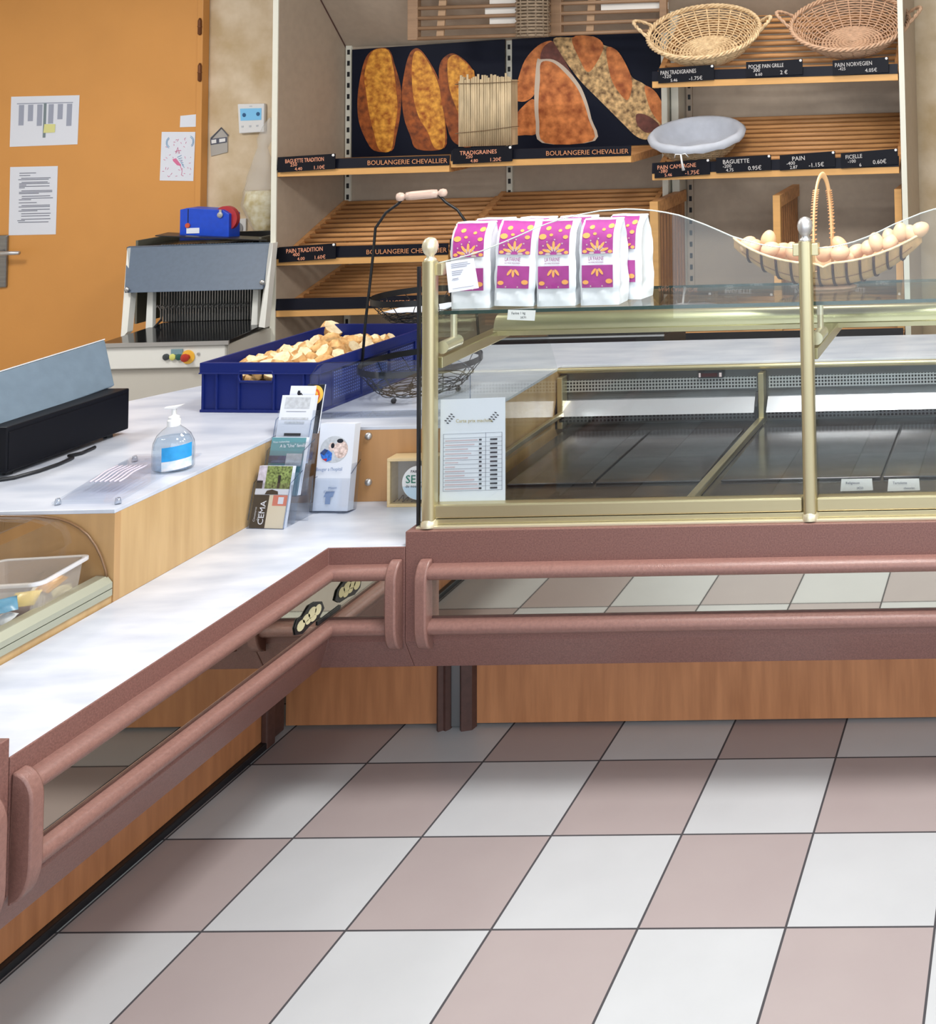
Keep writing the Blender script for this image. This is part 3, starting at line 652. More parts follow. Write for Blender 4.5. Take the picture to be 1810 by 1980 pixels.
# -- two tier wire basket stand
ps = at(812, 745, Z=ZT); SX, SY = 0.166, 0.52
ws = thing('wire_basket_stand', 'black two-tier wire basket stand with turned wooden handle', 'basket stand', (SX, SY, ZT), math.radians(8))
def wire_basket(zr, rr, depth, band=0.018):
    o = MB()
    o.grid([[(rr * math.cos(a), rr * math.sin(a), zr + dz) for dz in (0, band)] for a in [2 * PI * k / 48 for k in range(48)]], closed_u=True)
    o.grid([[((rr - .002) * math.cos(a), (rr - .002) * math.sin(a), zr + dz) for dz in (0, band)] for a in [2 * PI * k / 48 for k in range(48)]], closed_u=True)
    ob = o.build('basket_rim', blackm, ws, local=True, smooth=True)
    b = MB(); rb = rr * .55; zb = zr - depth
    for k in range(14):
        a = 2 * PI * k / 14
        b.tube([(lerp(rr, rb, t) * math.cos(a + .25 * t * math.sin(k * 2.2)), lerp(rr, rb, t) * math.sin(a + .25 * t * math.sin(k * 2.2)), zr - depth * math.sin(t * PI / 2) ** 1.2) for t in [j / 6 for j in range(7)]] + [(rb * .3 * math.cos(a), rb * .3 * math.sin(a), zb)], .0013, 5)
    for t, wv in ((.35, .006), (.55, .006), (.75, .005), (1, 0), (1.35, .004), (1.7, .003)):
        if t <= 1: r_ = lerp(rr, rb, t); z = zr - depth * math.sin(t * PI / 2) ** 1.2
        else: r_ = rb * (2 - t) + .02; z = zb
        for ph in (0, 2.1) if t < 1 else (0,):
            b.tube([(r_ * math.cos(a), r_ * math.sin(a), z + wv * math.sin(a * 5 + ph * 1.5)) for a in [2 * PI * k / 40 for k in range(40)]], .0013, 5, closed=True)
    b.build('basket_wires', blackm, ws, local=True, smooth=True)
wire_basket(0.088, 0.172, 0.072); wire_basket(0.285, 0.140, 0.055)
for sx_, tx in ((-1, 0.0), (1, 0.0)):
    top = Vector((0.024 * sx_ * 1.6, 0, .590))
    MB().tube([(sx_ * .172, 0, 0.09), (sx_ * .163, 0, .22), (sx_ * .150, 0, .34), (sx_ * .141, 0, .43), (sx_ * .135, 0, .505), (sx_ * .105, 0, .55), (sx_ * .07, 0, .575), (sx_ * .055, 0, .592), (sx_ * .05, 0, .602)], .0042, 8).build('side_rod', blackm, ws, local=True, smooth=True)
wh = MB().lathe([(.003, -.075), (.011, -.072), (.014, -.064), (.012, -.055), (.006, -.050), (.006, -.047), (.012, -.045), (.0135, -.03), (.0135, .03), (.012, .045), (.006, .047), (.006, .050), (.012, .055), (.013, .064), (.010, .072), (.003, .075)], (0, 0, .600), 18, ax=(1, 0, .06)).build('wooden_handle', mat('pale_turned_wood', (214, 186, 170), .35, var=.12, scale=30, stretch=(.3, 4, 4)), ws, local=True, smooth=True)
for k in range(3):
    a = 2 * PI * k / 3 - 2.0
    MB().tube([(.10 * math.cos(a), .10 * math.sin(a), .018), (.105 * math.cos(a), .105 * math.sin(a), .008)], .003, 6).sphere((.105 * math.cos(a), .105 * math.sin(a), .008), .008, 10, 8).build('foot', blackm, ws, local=True, smooth=True)
# paper bag sheet in upper basket
q = MB().slab([(SX - .105, SY - .04, ZT + .252), (SX + .10, SY - .06, ZT + .256), (SX + .11, SY + .06, ZT + .262), (SX - .06, SY + .06, ZT + .258)], (0, 0, .002)).build('paper_sheet', paper)
tag(q, 'folded white paper lying in the upper wire basket', 'paper')
# clear acrylic screen in front of the stand
ac = thing('acrylic_screen', 'clear bent acrylic screen in front of the wire basket stand', 'screen', (0.1, 0.36, ZT))
pa, pb_ = at(562, 700, Y=0.27), at(815, 664, Y=0.27)
b = MB().slab([(-0.02, 0.265, ZT), (0.44, 0.265, ZT), (0.44, 0.265, ZT + .12), (0.40, 0.265, ZT + .155), (0.02, 0.265, ZT + .155), (-0.02, 0.265, ZT + .12)], (0, 0.003, 0))
b.build('front_sheet', cacry, ac)
MB().tube([(-0.02, 0.265, ZT + .01), (-0.02, 0.265, ZT + .12), (0.0, 0.265, ZT + .148), (0.02, 0.265, ZT + .156), (0.40, 0.265, ZT + .156), (0.43, 0.265, ZT + .14), (0.44, 0.265, ZT + .12), (0.44, .265, ZT + .01)], .0013, 5).build('sheet_edge', glass('acrylic_edge', (.62, .68, .78), 1.5), ac, smooth=True)
MB().slab([(-0.02, 0.268, ZT), (0.44, 0.268, ZT), (0.44, 0.33, ZT), (-0.02, 0.33, ZT)], (0, 0, .003)).build('foot_sheet', cacry, ac)

# ================================================================== things on the ledge
def at_y(x, y, Y): return at(x, y, Y=Y)
def card(b, M, w_, h_, t_=.0006, z0=0.0): b.bm.verts.ensure_lookup_table(); return b
def local_box(name, m, root, M, x0, x1, y0, y1, z0, z1, **k):
    return MB().box(x0, x1, y0, y1, z0, z1).build(name, m, root, local=True, xf=M, **k)
# three tier leaflet holder
bx = at(468, 1022, Z=ZL)
lh = thing('leaflet_holder', 'clear three-tier leaflet holder leaning against the beech panel', 'leaflet holder', (-0.014, -0.008, ZL), math.radians(-6))
tilt = math.radians(-13)
tiers = [(0.0, 0.0, 0.0), (0.0, 0.045, 0.068), (-0.012, 0.09, 0.135)]
W3 = 0.105
for i, (tx, ty, tz) in enumerate(tiers):
    M = Matrix.Translation((tx, ty, tz)) @ Matrix.Rotation(tilt, 4, 'X')
    b = MB().box(0, W3, -.002, 0, 0, .11).box(0, .002, 0, .036, 0, .135).box(W3 - .002, W3, 0, .036, 0, .135).box(0, W3, .036, .038, 0, .16).box(0, W3, 0, .038, -.002, 0)
    b.build('holder_pocket', cacry, lh, local=True, xf=M)
    MB().tube([(0, -.002, .02), (0, -.002, .11), (.0, .036, .138)], .0012, 5).tube([(0, -.002, 0), (W3, -.002, 0), (W3, -.002, .11), (W3, .036, .138)], .0012, 5).build('pocket_edge', glass('acrylic_edge2', (.6, .66, .76), 1.5), lh, local=True, xf=M)
MB().box(0.0, W3 + .02, .06, .063, 0, .20).box(.1, .103, .03, .11, 0, .1).build('holder_back', cacry, lh, local=True)
def leaflet(label, M, w_, h_, mats, pieces, th=.012, cat='leaflet', texts=()):
    """mats/pieces: colour rectangles on the front, in fractions of width and height"""
    r = bpy.data.objects.new('leaflet_stack', None); COL.objects.link(r)
    r.matrix_world = M; ROOTM[r.name] = M.copy(); tag(r, label, cat, 'leaflets in the holders')
    MB().box(0, w_, 0, th, 0, h_).build('paper_stack', paper, r, local=True, bevel=.0006)
    by = {}
    for mt, poly in pieces: by.setdefault(mt, []).append(poly)
    lv = 0
    for mt, polys in pieces:
        lv += 1; y = -.0003 * lv
        MB().slab([(u * w_, y, v * h_) for u, v in polys], (0, -.0002, 0)).build('printed_area', mats[mt], r, local=True)
    for k, (st, sz, u, v, an, mt, sx) in enumerate(texts):
        text_bm([(st, sz, Matrix.Translation((u * w_, -.0003 * (lv + 3), v * h_)) @ FRONT @ Matrix.Rotation(an, 4, 'Z') @ Matrix.Diagonal((sx, 1, 1, 1)))]).build('lettering', mats[mt], r, local=True)
    return r
R_ = lambda a, b_, c, d: [(a, b_), (c, b_), (c, d), (a, d)]
def circ(cx_, cy_, rx, ry, n=24): return [(cx_ + rx * math.cos(2 * PI * k / n), cy_ + ry * math.sin(2 * PI * k / n)) for k in range(n)]
LM = ROOTM[lh.name]
PM = {'g': mat('print_foliage', (66, 80, 46), .5, var=.5, scale=160, rgb2=(122, 140, 84)), 'd': mat('print_dark', (40, 38, 40), .5), 'h': mat('print_house', (190, 186, 204), .5, var=.2, scale=90),
      'c': mat('print_cream', (232, 220, 196), .5), 'o': mat('print_coral', (222, 128, 112), .5), 'w': paper, 't': mat('print_teal', (96, 150, 160), .5), 'n': mat('print_navy', (52, 72, 120), .5, var=.3, scale=80),
      'y': mat('print_yellow', (246, 196, 84), .5), 'r': mat('print_orange_red', (222, 96, 44), .5), 'k': mat('print_black', (24, 28, 40), .5), 's': ink, 'b': mat('print_bright_blue', (50, 110, 200), .5, var=.4, scale=150),
      'p': mat('print_skin', (206, 176, 164), .5, var=.3, scale=120, rgb2=(226, 206, 200)), 'l': mat('print_pale_grey', (196, 200, 206), .5, var=.15, scale=100), 'e': mat('print_red', (190, 40, 50), .5), 'v': mat('print_blue_grey', (130, 150, 186), .5)}
def tierM(i, dx=0, dy=.004, dz=.001, tl_=None):
    tx, ty, tz = tiers[i]
    return LM @ Matrix.Translation((tx, ty, tz)) @ Matrix.Rotation(tilt if tl_ is None else tl_, 4, 'X') @ Matrix.Translation((dx, dy, dz))
leaflet('dark and cream leaflet with house photo in the lowest tier of the clear holder', tierM(0, .004), .096, .150, PM,
        [('w', R_(0, 0, 1, 1)), ('h', R_(.0, .63, .45, 1)), ('g', R_(.25, .63, 1, 1)), ('d', R_(.0, .63, .18, .76)), ('d', R_(.62, .64, .70, .85)), ('w', R_(0, .54, 1, .63)), ('d', [(.3, .54), (.35, .60), (.5, .62), (.68, .59), (.7, .54)]), ('d', R_(0, 0, .46, .53)), ('c', R_(.46, 0, 1, .53)), ('o', R_(.58, .36, 1, .53)), ('w', R_(.74, .39, .90, .50))],
        texts=[('CEMA', .022, .40, .05, PI / 2, 'w', 1.0), ('Cimetieres', .008, .15, .1, PI / 2, 'l', 1), ('des arts', .007, .25, .12, PI / 2, 'l', 1)])
leaflet('teal leaflet with white writing in the middle tier of the clear holder', tierM(1, .004), .100, .142, PM,
        [('t', R_(0, 0, 1, 1)), ('n', R_(.0, .55, .6, .68)), ('l', R_(.5, .45, .96, .72)), ('t', R_(.0, .3, 1, .5))], texts=[('A la "Une" famille', .012, .28, .82, .04, 'w', .9), ('Vous recherchez', .007, .06, .90, .04, 'w', 1)])
leaflet('tall white sheets with grey print in the top tier of the clear holder', tierM(2, .003, .004), .098, .172, PM,
        [('w', R_(0, 0, 1, 1)), ('l', R_(.12, .80, .88, .97)), ('s', R_(.2, .755, .8, .762)), ('l', R_(.08, .64, .9, .67)), ('l', R_(.2, .58, .8, .61)), ('k', R_(.25, .40, .75, .44))])
leaflet('white card with small dark figure drawing standing above the top tier', tierM(2, .010, .022, .075), .074, .122, PM,
        [('w', R_(0, 0, 1, 1)), ('k', [(.30, .72), (.38, .72), (.40, .80), (.44, .84), (.40, .90), (.32, .90), (.30, .84), (.34, .80), (.28, .76)]), ('k', [(.36, .76), (.48, .82), (.60, .73), (.70, .71), (.70, .73), (.60, .76), (.46, .86)])], th=.004)
leaflet('black leaflet with orange and yellow swirl behind the white figure card', tierM(2, .054, .029, .075), .052, .126, PM,
        [('k', R_(0, 0, 1, 1)), ('y', circ(.52, .78, .46, .20)), ('r', circ(.50, .77, .30, .14)), ('y', circ(.50, .77, .20, .095)), ('r', circ(.48, .765, .12, .06))], th=.004)
# single leaflet holder
sh = thing('leaflet_rack', 'clear single-pocket leaflet holder by the screwed beech panel', 'leaflet holder', (0.088, 0.095, ZL), math.radians(-4))
tl2 = math.radians(-8); SM = Matrix.Rotation(tl2, 4, 'X'); SW = .108
MB().box(0, SW, -.002, 0, .004, .088).box(0, .002, 0, .034, .004, .115).box(SW - .002, SW, 0, .034, .004, .125).box(0, SW, .034, .036, .004, .15).box(0, SW, 0, .036, .002, .004).build('holder_pocket', cacry, sh, local=True, xf=SM)
MB().tube([(0, -.002, .004), (SW, -.002, .004), (SW, .03, .004)], .0015, 5).tube([(0, -.002, .004), (0, -.002, .088), (.012, -.002, .092)], .0012, 5).tube([(SW, -.002, .1), (SW, .034, .13)], .0012, 5).build('pocket_edge', glass('acrylic_edge3', (.6, .66, .76), 1.5), sh, local=True, xf=SM)
MB().box(.004, .024, -.004, .03, 0, .004).box(SW - .03, SW - .008, -.004, .03, 0, .004).build('holder_feet', cacry, sh, local=True)
SHM = ROOTM[sh.name] @ SM @ Matrix.Translation((.004, .003, .005))
leaflet('white leaflet with round photo of people in the single clear holder', SHM, .100, .222, PM,
        [('w', R_(0, 0, 1, 1)), ('l', circ(.46, .70, .40, .155)), ('p', circ(.66, .70, .20, .10)), ('p', circ(.40, .73, .10, .05)), ('k', circ(.62, .80, .09, .025)), ('k', circ(.42, .745, .05, .03)), ('b', [(.08, .66), (.28, .70), (.42, .66), (.42, .58), (.28, .56), (.14, .60)]), ('n', [(.08, .66), (.20, .71), (.30, .69), (.2, .63)]), ('e', [(.16, .59), (.30, .60), (.28, .565)]), ('v', R_(.36, .08, .50, .16)), ('v', [(.30, .16), (.56, .16), (.60, .22), (.36, .22)])],
        th=.024, texts=[('Bouger a l\'hopital', .0125, .02, .455, .02, 'v', .85), ('Mieux', .010, .42, .245, .1, 'v', 1), ('Camions', .009, .30, .205, .05, 'v', 1)])
# wooden box frame with round sticker
wb = thing('shadow_box', 'small pale wooden box frame with round white sticker on its glass', 'box', (0.278, 0.128, ZL))
bw, bh, t = .135, .128, .008
MB().box(0, bw, 0, .048, 0, t).box(0, bw, 0, .048, bh - t, bh).box(0, t, 0, .048, t, bh - t).box(bw - t, bw, 0, .048, t, bh - t).build('box_frame', mat('pale_pine', (222, 196, 150), .5, var=.06, scale=20, stretch=(1, 1, 4)), wb, local=True, bevel=.001)
MB().box(t, bw - t, .042, .046, t, bh - t).build('box_back', mat('grey_beige_card', (170, 158, 142), .7), wb, local=True)
MB().box(t, bw - t, .004, .006, t, bh - t).build('box_glass', cacry, wb, local=True)
MB().lathe([(.045, 0), (.045, .001)], (.085, .004, .062), 40, ax=(0, -1, 0)).build('round_sticker', white, wb, local=True)
MB().slab([(.085 + .0435 * math.cos(a), .0022, .062 + .0435 * math.sin(a)) for a in [PI + .22 + (PI - .44) * k / 12 for k in range(13)]], (0, -.0006, 0)).build('sticker_band', mat('pale_blue_print', (190, 212, 228), .5), wb, local=True)
text_bm([('SEL', .030, Matrix.Translation((.050, .0015, .062)) @ FRONT)]).build('lettering', mat('green_print', (30, 120, 96), .5), wb, local=True)
text_bm([('PAIN', .010, Matrix.Translation((.064, .0015, .089)) @ FRONT), ('de nos pains', .011, Matrix.Translation((.050, .0015, .050)) @ FRONT)]).build('lettering', inkd, wb, local=True)
b = MB()
for k in range(14): b.tube([(.012 + .008 * k, .012 + .02 * (k % 3) / 2, t + .002), (.02 + .008 * k, .018 + .012 * (k % 2), t + .010 + .004 * (k % 3))], .0015, 5)
b.build('dried_stalks', mat('dried_stalk', (110, 90, 70), .8), wb, local=True)

# menu card and papers on the case glass
def sheet(name, label, cat, pts, m=paper, off=(0, .0012, 0), group=None):
    o = thing(name, label, cat, pts[0], 0, group); MB().slab(pts, off).build('paper', m, o); return o
mp_ = [at(850, 975, Y=YG + .008), at(977, 971, Y=YG + .008), at(977, 768, Y=YG + .008), at(852, 773, Y=YG + .008)]
# stands inside, right behind the glass
menu = sheet('price_list', 'white price list card standing behind the case glass beside the gold post', 'price list', mp_)
def uvp(P, u, v, dy=-.0006):
    q = lerp(lerp(P[0], P[1], u), lerp(P[3], P[2], u), v); return Vector((q.x, q.y + dy, q.z))
def rects(P, rs, name, m, root, dy=-.0006):
    b = MB()
    for a, c, d, e in rs: b.slab([uvp(P, a, c, dy), uvp(P, d, c, dy), uvp(P, d, e, dy), uvp(P, a, e, dy)], (0, -.0003, 0))
    return b.build(name, m, root)
rects(mp_, [(.05, .12 + .042 * k, .95, .1225 + .042 * k) for k in range(14)] + [(.05, .12, .055, .67), (.95, .12, .955, .67), (.70, .12, .705, .67)], 'ruled_table', ink, menu)
rects(mp_, [(.08, .135 + .042 * k, .08 + w_, .145 + .042 * k) for k, w_ in enumerate((.55, .5, .45, .3, .3, .15, .2, .35, .4, .35, .45, .5))], 'printed_rows', mat('pink_grey_print', (205, 180, 186), .7), menu)
rects(mp_, [(.77, .133 + .042 * k, .88, .150 + .042 * k) for k in range(12)] + [(.60, .133 + .042 * k, .64, .150 + .042 * k) for k in range(12)], 'printed_prices', inkd, menu)
b = text_bm([('Carte prix machine', .0125, tmat(uvp(mp_, .24, .775, -.001), .95))]); b.build('lettering', mat('gold_print', (190, 176, 130), .6), menu)
b = MB()
for cx_ in (.15, .83):
    for k in range(4):
        for sg in (-1, 1):
            q = uvp(mp_, cx_ - .05 + .030 * k + sg * .016, .785 + .020 * k - sg * .012, -.0008)
            b.slab([q + Vector((.0034 * math.cos(a + .6), 0, .0018 * math.sin(a))) for a in [2 * PI * j / 8 for j in range(8)]], (0, -.0003, 0))
b.build('leaf_motif', inkd, menu)
wp = [at(868, 566, Y=YG - .002), at(926, 557, Y=YG - .002), at(916, 499, Y=YG - .002), at(862, 507, Y=YG - .002)]
wn_ = sheet('paper_notice', 'small white typed notice stuck on the case glass beside the first gold post', 'notice', wp, off=(0, -.0006, 0))
rects(wp, [(.18, .9 - .06 * k, .18 + w_, .915 - .06 * k) for k, w_ in enumerate((.6, .68, .55, .0, .4, .35, .3, .0, .2))] + [(.15, .38, .4, .39), (.15, .1, .85, .11)], 'typed_lines', ink, wn_, -.0012)
lp = [at(981, 618, Y=-.06), at(1034, 620, Y=-.06), at(1036, 600, Y=-.06), at(983, 599, Y=-.06)]
sl = sheet('shelf_label', 'white price label hanging from the glass shelf under the flour bags', 'label', lp, white, (0, -.0015, 0))
text_bm([('Farine 1 kg', .009, tmat(uvp(lp, .14, .55, -.0018), .9)), ('2€70', .007, tmat(uvp(lp, .48, .18, -.0018)))]).build('lettering', inkd, sl)
for (xa, ya, xb, yb, st, st2, lb) in ((1625, 950, 1688, 926, 'Religieuse', '2€50', 'white price ticket standing in the case front, right of the second gold post'), (1716, 950, 1779, 926, 'Tartelette', 'chocolat', 'white price ticket standing in the case front, furthest right')):
    P = [at(xa, ya, Y=-.02), at(xb, ya - 2, Y=-.02), at(xb - 2, yb, Y=-.02), at(xa + 2, yb + 1, Y=-.02)]
    o = sheet('price_ticket', lb, 'price ticket', P, white, (0, .003, 0), 'price tickets in the display case')
    text_bm([(st, .009, tmat(uvp(P, .15, .6, -.001))), (st2, .008, tmat(uvp(P, .5, .15, -.001)))]).build('lettering', ink, o)

# ================================================================== flour bags
ZS = 1.1392
magenta = mat('magenta_print', (164, 58, 140), .5, var=.12, scale=30)
bagw = mat('white_bag_paper', (240, 242, 248), .55, bump=.5, bscale=25)
BW, BD, BH = .104, .066, .215
fb = thing('flour_bag', 'white flour bag with magenta label at the left end of the front row', 'flour bag', (0.584, 0.0, ZS), 0, 'flour bags on the glass shelf')
def bagY(z): return -BD / 2 - .004 * math.sin(min(1, z / .17) * PI) if z < .17 else -BD / 2 + (z - .17) ** 1.5 * 3.6
side = [(-BD / 2, 0.0)] + [(-BD / 2 - .004 * math.sin(t * PI), .17 * t) for t in (.08, .25, .45, .65, .85)] + [(-BD / 2, .17), (-.029, .185), (-.021, .198), (-.010, .208), (.002, .2135)]
def prof_at(tab, z):
    for (ya, za), (yb, zb) in zip(tab, tab[1:]):
        if za <= z <= zb + 1e-9: return ya + (yb - ya) * (z - za) / max(1e-9, zb - za)
    return tab[-1][0]
backp = [(BD / 2, 0), (BD / 2 + .004, .07), (BD / 2, .15), (.026, .175), (.016, .195), (.008, .2135)]
b = MB(); rows = []
zs = [0, .002, .012] + [.012 + .0062 * k for k in range(1, 26)] + [.172, .178, .184, .190, .196, .201, .206, .210, .2135]
for z in sorted(set(zs)):
    yf, yb_ = prof_at(side, z), prof_at(backp, z); hw = BW / 2 - (.002 if z < .003 else 0); row = []
    gus = .010 * min(1, z / .05) * min(1, .5 + z / .2)
    nf = 12
    loop = [(-hw + 2 * hw * k / nf, yf) for k in range(nf + 1)]
    loop += [(hw - gus * (1 - abs(k / 5 * 2 - 1)), yf + (yb_ - yf) * k / 5) for k in range(1, 5)]
    loop += [(hw - 2 * hw * k / nf, yb_) for k in range(nf + 1)]
    loop += [(-hw + gus * (1 - abs(k / 5 * 2 - 1)), yb_ + (yf - yb_) * k / 5) for k in range(1, 5)]
    for k, (x, y) in enumerate(loop):
        e_ = max(0, abs(x) / hw - .8) / .2
        y2 = y + (.005 * e_ ** 2 if y < 0 else -.005 * e_ ** 2) * (1 if z > .003 else .4)
        f = noise.noise(Vector((x * 34, z * 26, y * 20))) * .0042 + noise.noise(Vector((x * 90, z * 60 + x * 70, y * 40))) * .0018
        lab = 1 if abs(x) > .046 or z < .04 or y > 0 else .25
        row.append((x + (f * 1.2 if abs(x) > hw * .9 and z > .003 else 0), y2 - (f * lab if z > .003 else 0), z + (f * .8 if z > .19 else 0)))
    rows.append(row)
vs = b.grid(rows, closed_v=True); b._f(vs[0][::-1]); b._f(vs[-1])
b.build('bag_body', bagw, fb, local=True, auto=True)
MB().tube([(-.050, .006, .214), (-.02, .004, .2165), (.02, .006, .2150), (.052, .004, .2155)], .0045, 8, flat=(.006, .0035)).build('folded_top', bagw, fb, local=True, smooth=True)
def yfront(z):
    for (ya, za), (yb, zb) in zip(side, side[1:]):
        if za <= z <= zb: return ya + (yb - ya) * (z - za) / (zb - za)
    return -.008
def decal(x0, x1, z0, z1, off, n=10):
    b = MB(); b.grid([[(x, yfront(lerp(z0, z1, k / n)) - off + (-.0 if z < .17 else 0), lerp(z0, z1, k / n)) for z in (0,) for x in (x0, x1)] for k in range(n + 1)]); return b
decal(-.043, .038, .132, .2149, .0042).build('upper_label', magenta, fb, local=True, smooth=True)
decal(-.043, .038, .046, .103, .0042).build('lower_label', magenta, fb, local=True, smooth=True)
def spot(b, x, z, rx, rz, ang=0, off=.0052):
    pts = []
    for k in range(10):
        a = 2 * PI * k / 10; dx = rx * math.cos(a); dz = rz * math.sin(a)
        X_ = x + dx * math.cos(ang) - dz * math.sin(ang); Z_ = z + dx * math.sin(ang) + dz * math.cos(ang)
        X_ = max(-.043, min(.038, X_)); pts.append((X_, yfront(Z_) - off, Z_))
    b._f([b.bm.verts.new(q) for q in pts])
b = MB(); 
for k in range(5):
    a = PI * (k + .5) / 5; spot(b, -.0025 + .020 * math.cos(a), .136 + .020 * math.sin(a), .011, .0035, a)
    a2 = -a
    if k in (1, 2, 3): spot(b, -.0025 + .016 * math.cos(a2), .100 + .016 * math.sin(a2), .010, .0035, a2)
for x, z, r in ((-.032, .178, .010), (.028, .176, .007), (-.010, .182, .005), (.012, .192, .005), (-.033, .06, .008), (.028, .062, .009), (.031, .137, .006), (-.035, .138, .006), (-.02, .198, .007), (.03, .20, .008)): spot(b, x, z, r, r * .7)
b.build('flower_print', mat('print_apricot', (240, 168, 92), .5), fb, local=True)
b = MB()
for k in range(6):
    a = PI * k / 5; spot(b, -.0025 + .015 * math.cos(a), .134 + .013 * math.sin(a), .007, .003, a, .0048)
for x, z in ((-.02, .165), (.02, .160), (.0, .17), (-.03, .155), (.01, .148), (-.02, .05), (.01, .05), (.0, .09)): spot(b, x, z, .002, .002, 0, .0052)
b.build('flower_print', mat('print_silver', (196, 176, 176), .5), fb, local=True)
text_bm([('LA FARINE', .0105, Matrix.Translation((-.026, yfront(.115) - .0045, .115)) @ FRONT @ Matrix.Diagonal((.82, 1.3, 1, 1))), ('DE PERE MOUNIER', .0048, Matrix.Translation((-.026, yfront(.11) - .0045, .1085)) @ FRONT)]).build('lettering', mat('magenta_lettering', (150, 60, 130), .5), fb, local=True)
bags = [(0.695, 0.0, 4, 'second flour bag of the front row, tilted behind the small label'), (0.808, 0.0, -1, 'third flour bag of the front row'), (0.922, 0.0, -1, 'rightmost flour bag of the front row'),
        (0.60, .078, 3, 'flour bag standing behind the leftmost bag'), (0.715, .078, -4, 'flour bag standing behind the second bag'), (0.825, .080, 2, 'flour bag standing behind the third bag'), (0.962, .078, -10, 'crumpled flour bag at the back right, turned sideways')]
for x, y, a, lb in bags:
    o = dup(fb, (x, y, ZS + .0002), (0, math.radians(3 if a == 4 else 0), math.radians(a)), 'white and magenta ' + lb)
    if a == 4: o.location.z += .003
o['label'] = 'crumpled white flour bag at the back right, turned sideways'

# ================================================================== egg basket
EY = .145; EX = at(1602, 540, Y=EY).x
eb = thing('egg_basket', 'long boat-shaped woven basket with tall hoop handle on the glass shelf', 'basket', (EX, EY, ZS))
HL = .256
def hull(u, v, inset=0):   # u -1..1 along, v -1..1 across
    wy = (.076 - inset) * max(0, 1 - abs(u) ** 2.4) ** .75
    zr = .076 + .064 * abs(u) ** 2.1 - .010 * math.exp(-(u / .05) ** 2)
    zb = .006 + .108 * abs(u) ** 2.2
    z = zb + inset + (zr - zb - inset) * abs(v) ** 2.0
    return (u * (HL - inset), wy * v ** 1 if True else 0, z)
b = MB(); b.grid([[hull(-1 + 2 * i / 40, -1 + 2 * j / 14) for j in range(15)] for i in range(41)]); b.grid([[hull(-1 + 2 * i / 40, -1 + 2 * j / 14, .003) for j in range(15)] for i in range(41)])
b.build('hull', mat('woven_bamboo', (200, 158, 108), .6, var=.14, scale=25, stretch=(4, 1, 1), bump=.5, bscale=120), eb, local=True, smooth=True)
b = MB()
for sg in (-1, 1): b.tube([hull(-1 + 2 * i / 40, sg) for i in range(41)], .0035, 6)
b.build('rim', wicker, eb, local=True, smooth=True)
b = MB()
for u in (-.82, -.66, -.5, -.34, -.18, -.05, .1, .24, .38, .52, .66, .8):
    b.tube([Vector(hull(u + .015 * math.sin(3 * v), v)) * 1.0 + Vector((0, -.0015 if v < 0 else .0015, -.001)) for v in [-1 + 2 * j / 12 for j in range(13)]], .0038, 5)
b.build('binding', mat('dark_binding', (70, 38, 26), .7, spec=.2), eb, local=True, smooth=True)
b = MB()
for sg in (-.62,): b.tube([Vector(hull(-.9 + 1.8 * i / 30, sg)) + Vector((0, -.002, 0)) for i in range(31)], .0013, 5)
b.build('binding_thread', mat('brown_thread', (140, 100, 66), .7), eb, local=True)
MB().lathe([(.05, 0), (.052, .004), (.045, .008)], (0, 0, 0), 24, sx=1.5, sy=.8).build('base_ring', wickerd, eb, local=True, smooth=True)
hp = []
for k in range(25):
    t = PI * k / 24; hp.append((-.012 - .013 * math.cos(t), -.070 * math.cos(t), .055 + .248 * math.sin(t) ** .62))
MB().tube(hp, .005, 8, flat=(.009, .0035)).build('hoop_handle', mat('bamboo_cane', (232, 190, 140), .5), eb, local=True, smooth=True)
b = MB()
for k in list(range(0, 7)) + list(range(18, 25)):
    for s_ in range(3):
        q = Vector(hp[k]).lerp(Vector(hp[min(24, k + 1)]), s_ / 3)
        b.tube([(q.x - .008, q.y - .004, q.z), (q.x + .008, q.y - .004, q.z + .001), (q.x + .008, q.y + .004, q.z + .002), (q.x - .008, q.y + .004, q.z + .001)], .0012, 4, closed=True)
b.build('handle_wrapping', mat('cane_wrapping', (196, 146, 100), .6), eb, local=True)
eggm = mat('egg_shell', (232, 186, 146), .45, var=.04, scale=60, sss=.1)
eprof = [(max(1e-4, .0205 * math.sin(PI * i / 12) * (1 - .10 * math.cos(PI * i / 12 - PI))), -.0265 * math.cos(PI * i / 12)) for i in range(13)]
egg0 = None
eggs = [(1486, 463, -.005, 1), (1490, 482, -.03, 0), (1459, 477, .0, 0), (1533, 486, -.02, 1), (1512, 484, .03, 0), (1623, 474, .03, 1), (1625, 489, -.03, 0), (1596, 491, .0, 0), (1656, 487, .02, 0), (1680, 478, -.01, 0), (1694, 468, -.02, 1), (1720, 460, .015, 1), (1722, 469, -.015, 0), (1741, 449, -.005, 1), (1551, 497, .01, 0), (1640, 500, .01, 0), (1447, 472, .0, 0), (1762, 452, .0, 1), (1779, 444, .0, 0)]
for i, (px, py, dy, up_) in enumerate(eggs):
    p = at(px, py, Y=EY + dy)
    if egg0 is None: egg0 = o = MB().lathe(eprof, (0, 0, 0), 18).build('egg', eggm, smooth=True)
    else: o = egg0.copy(); COL.objects.link(o)
    o.location = p; o.rotation_euler = (random.uniform(-.3, .3) if up_ else random.uniform(.9, 1.5), random.uniform(-.5, .5), random.uniform(0, 3))
    tag(o, 'light brown egg in the boat-shaped basket on the glass shelf', 'egg', 'eggs in the boat-shaped basket')

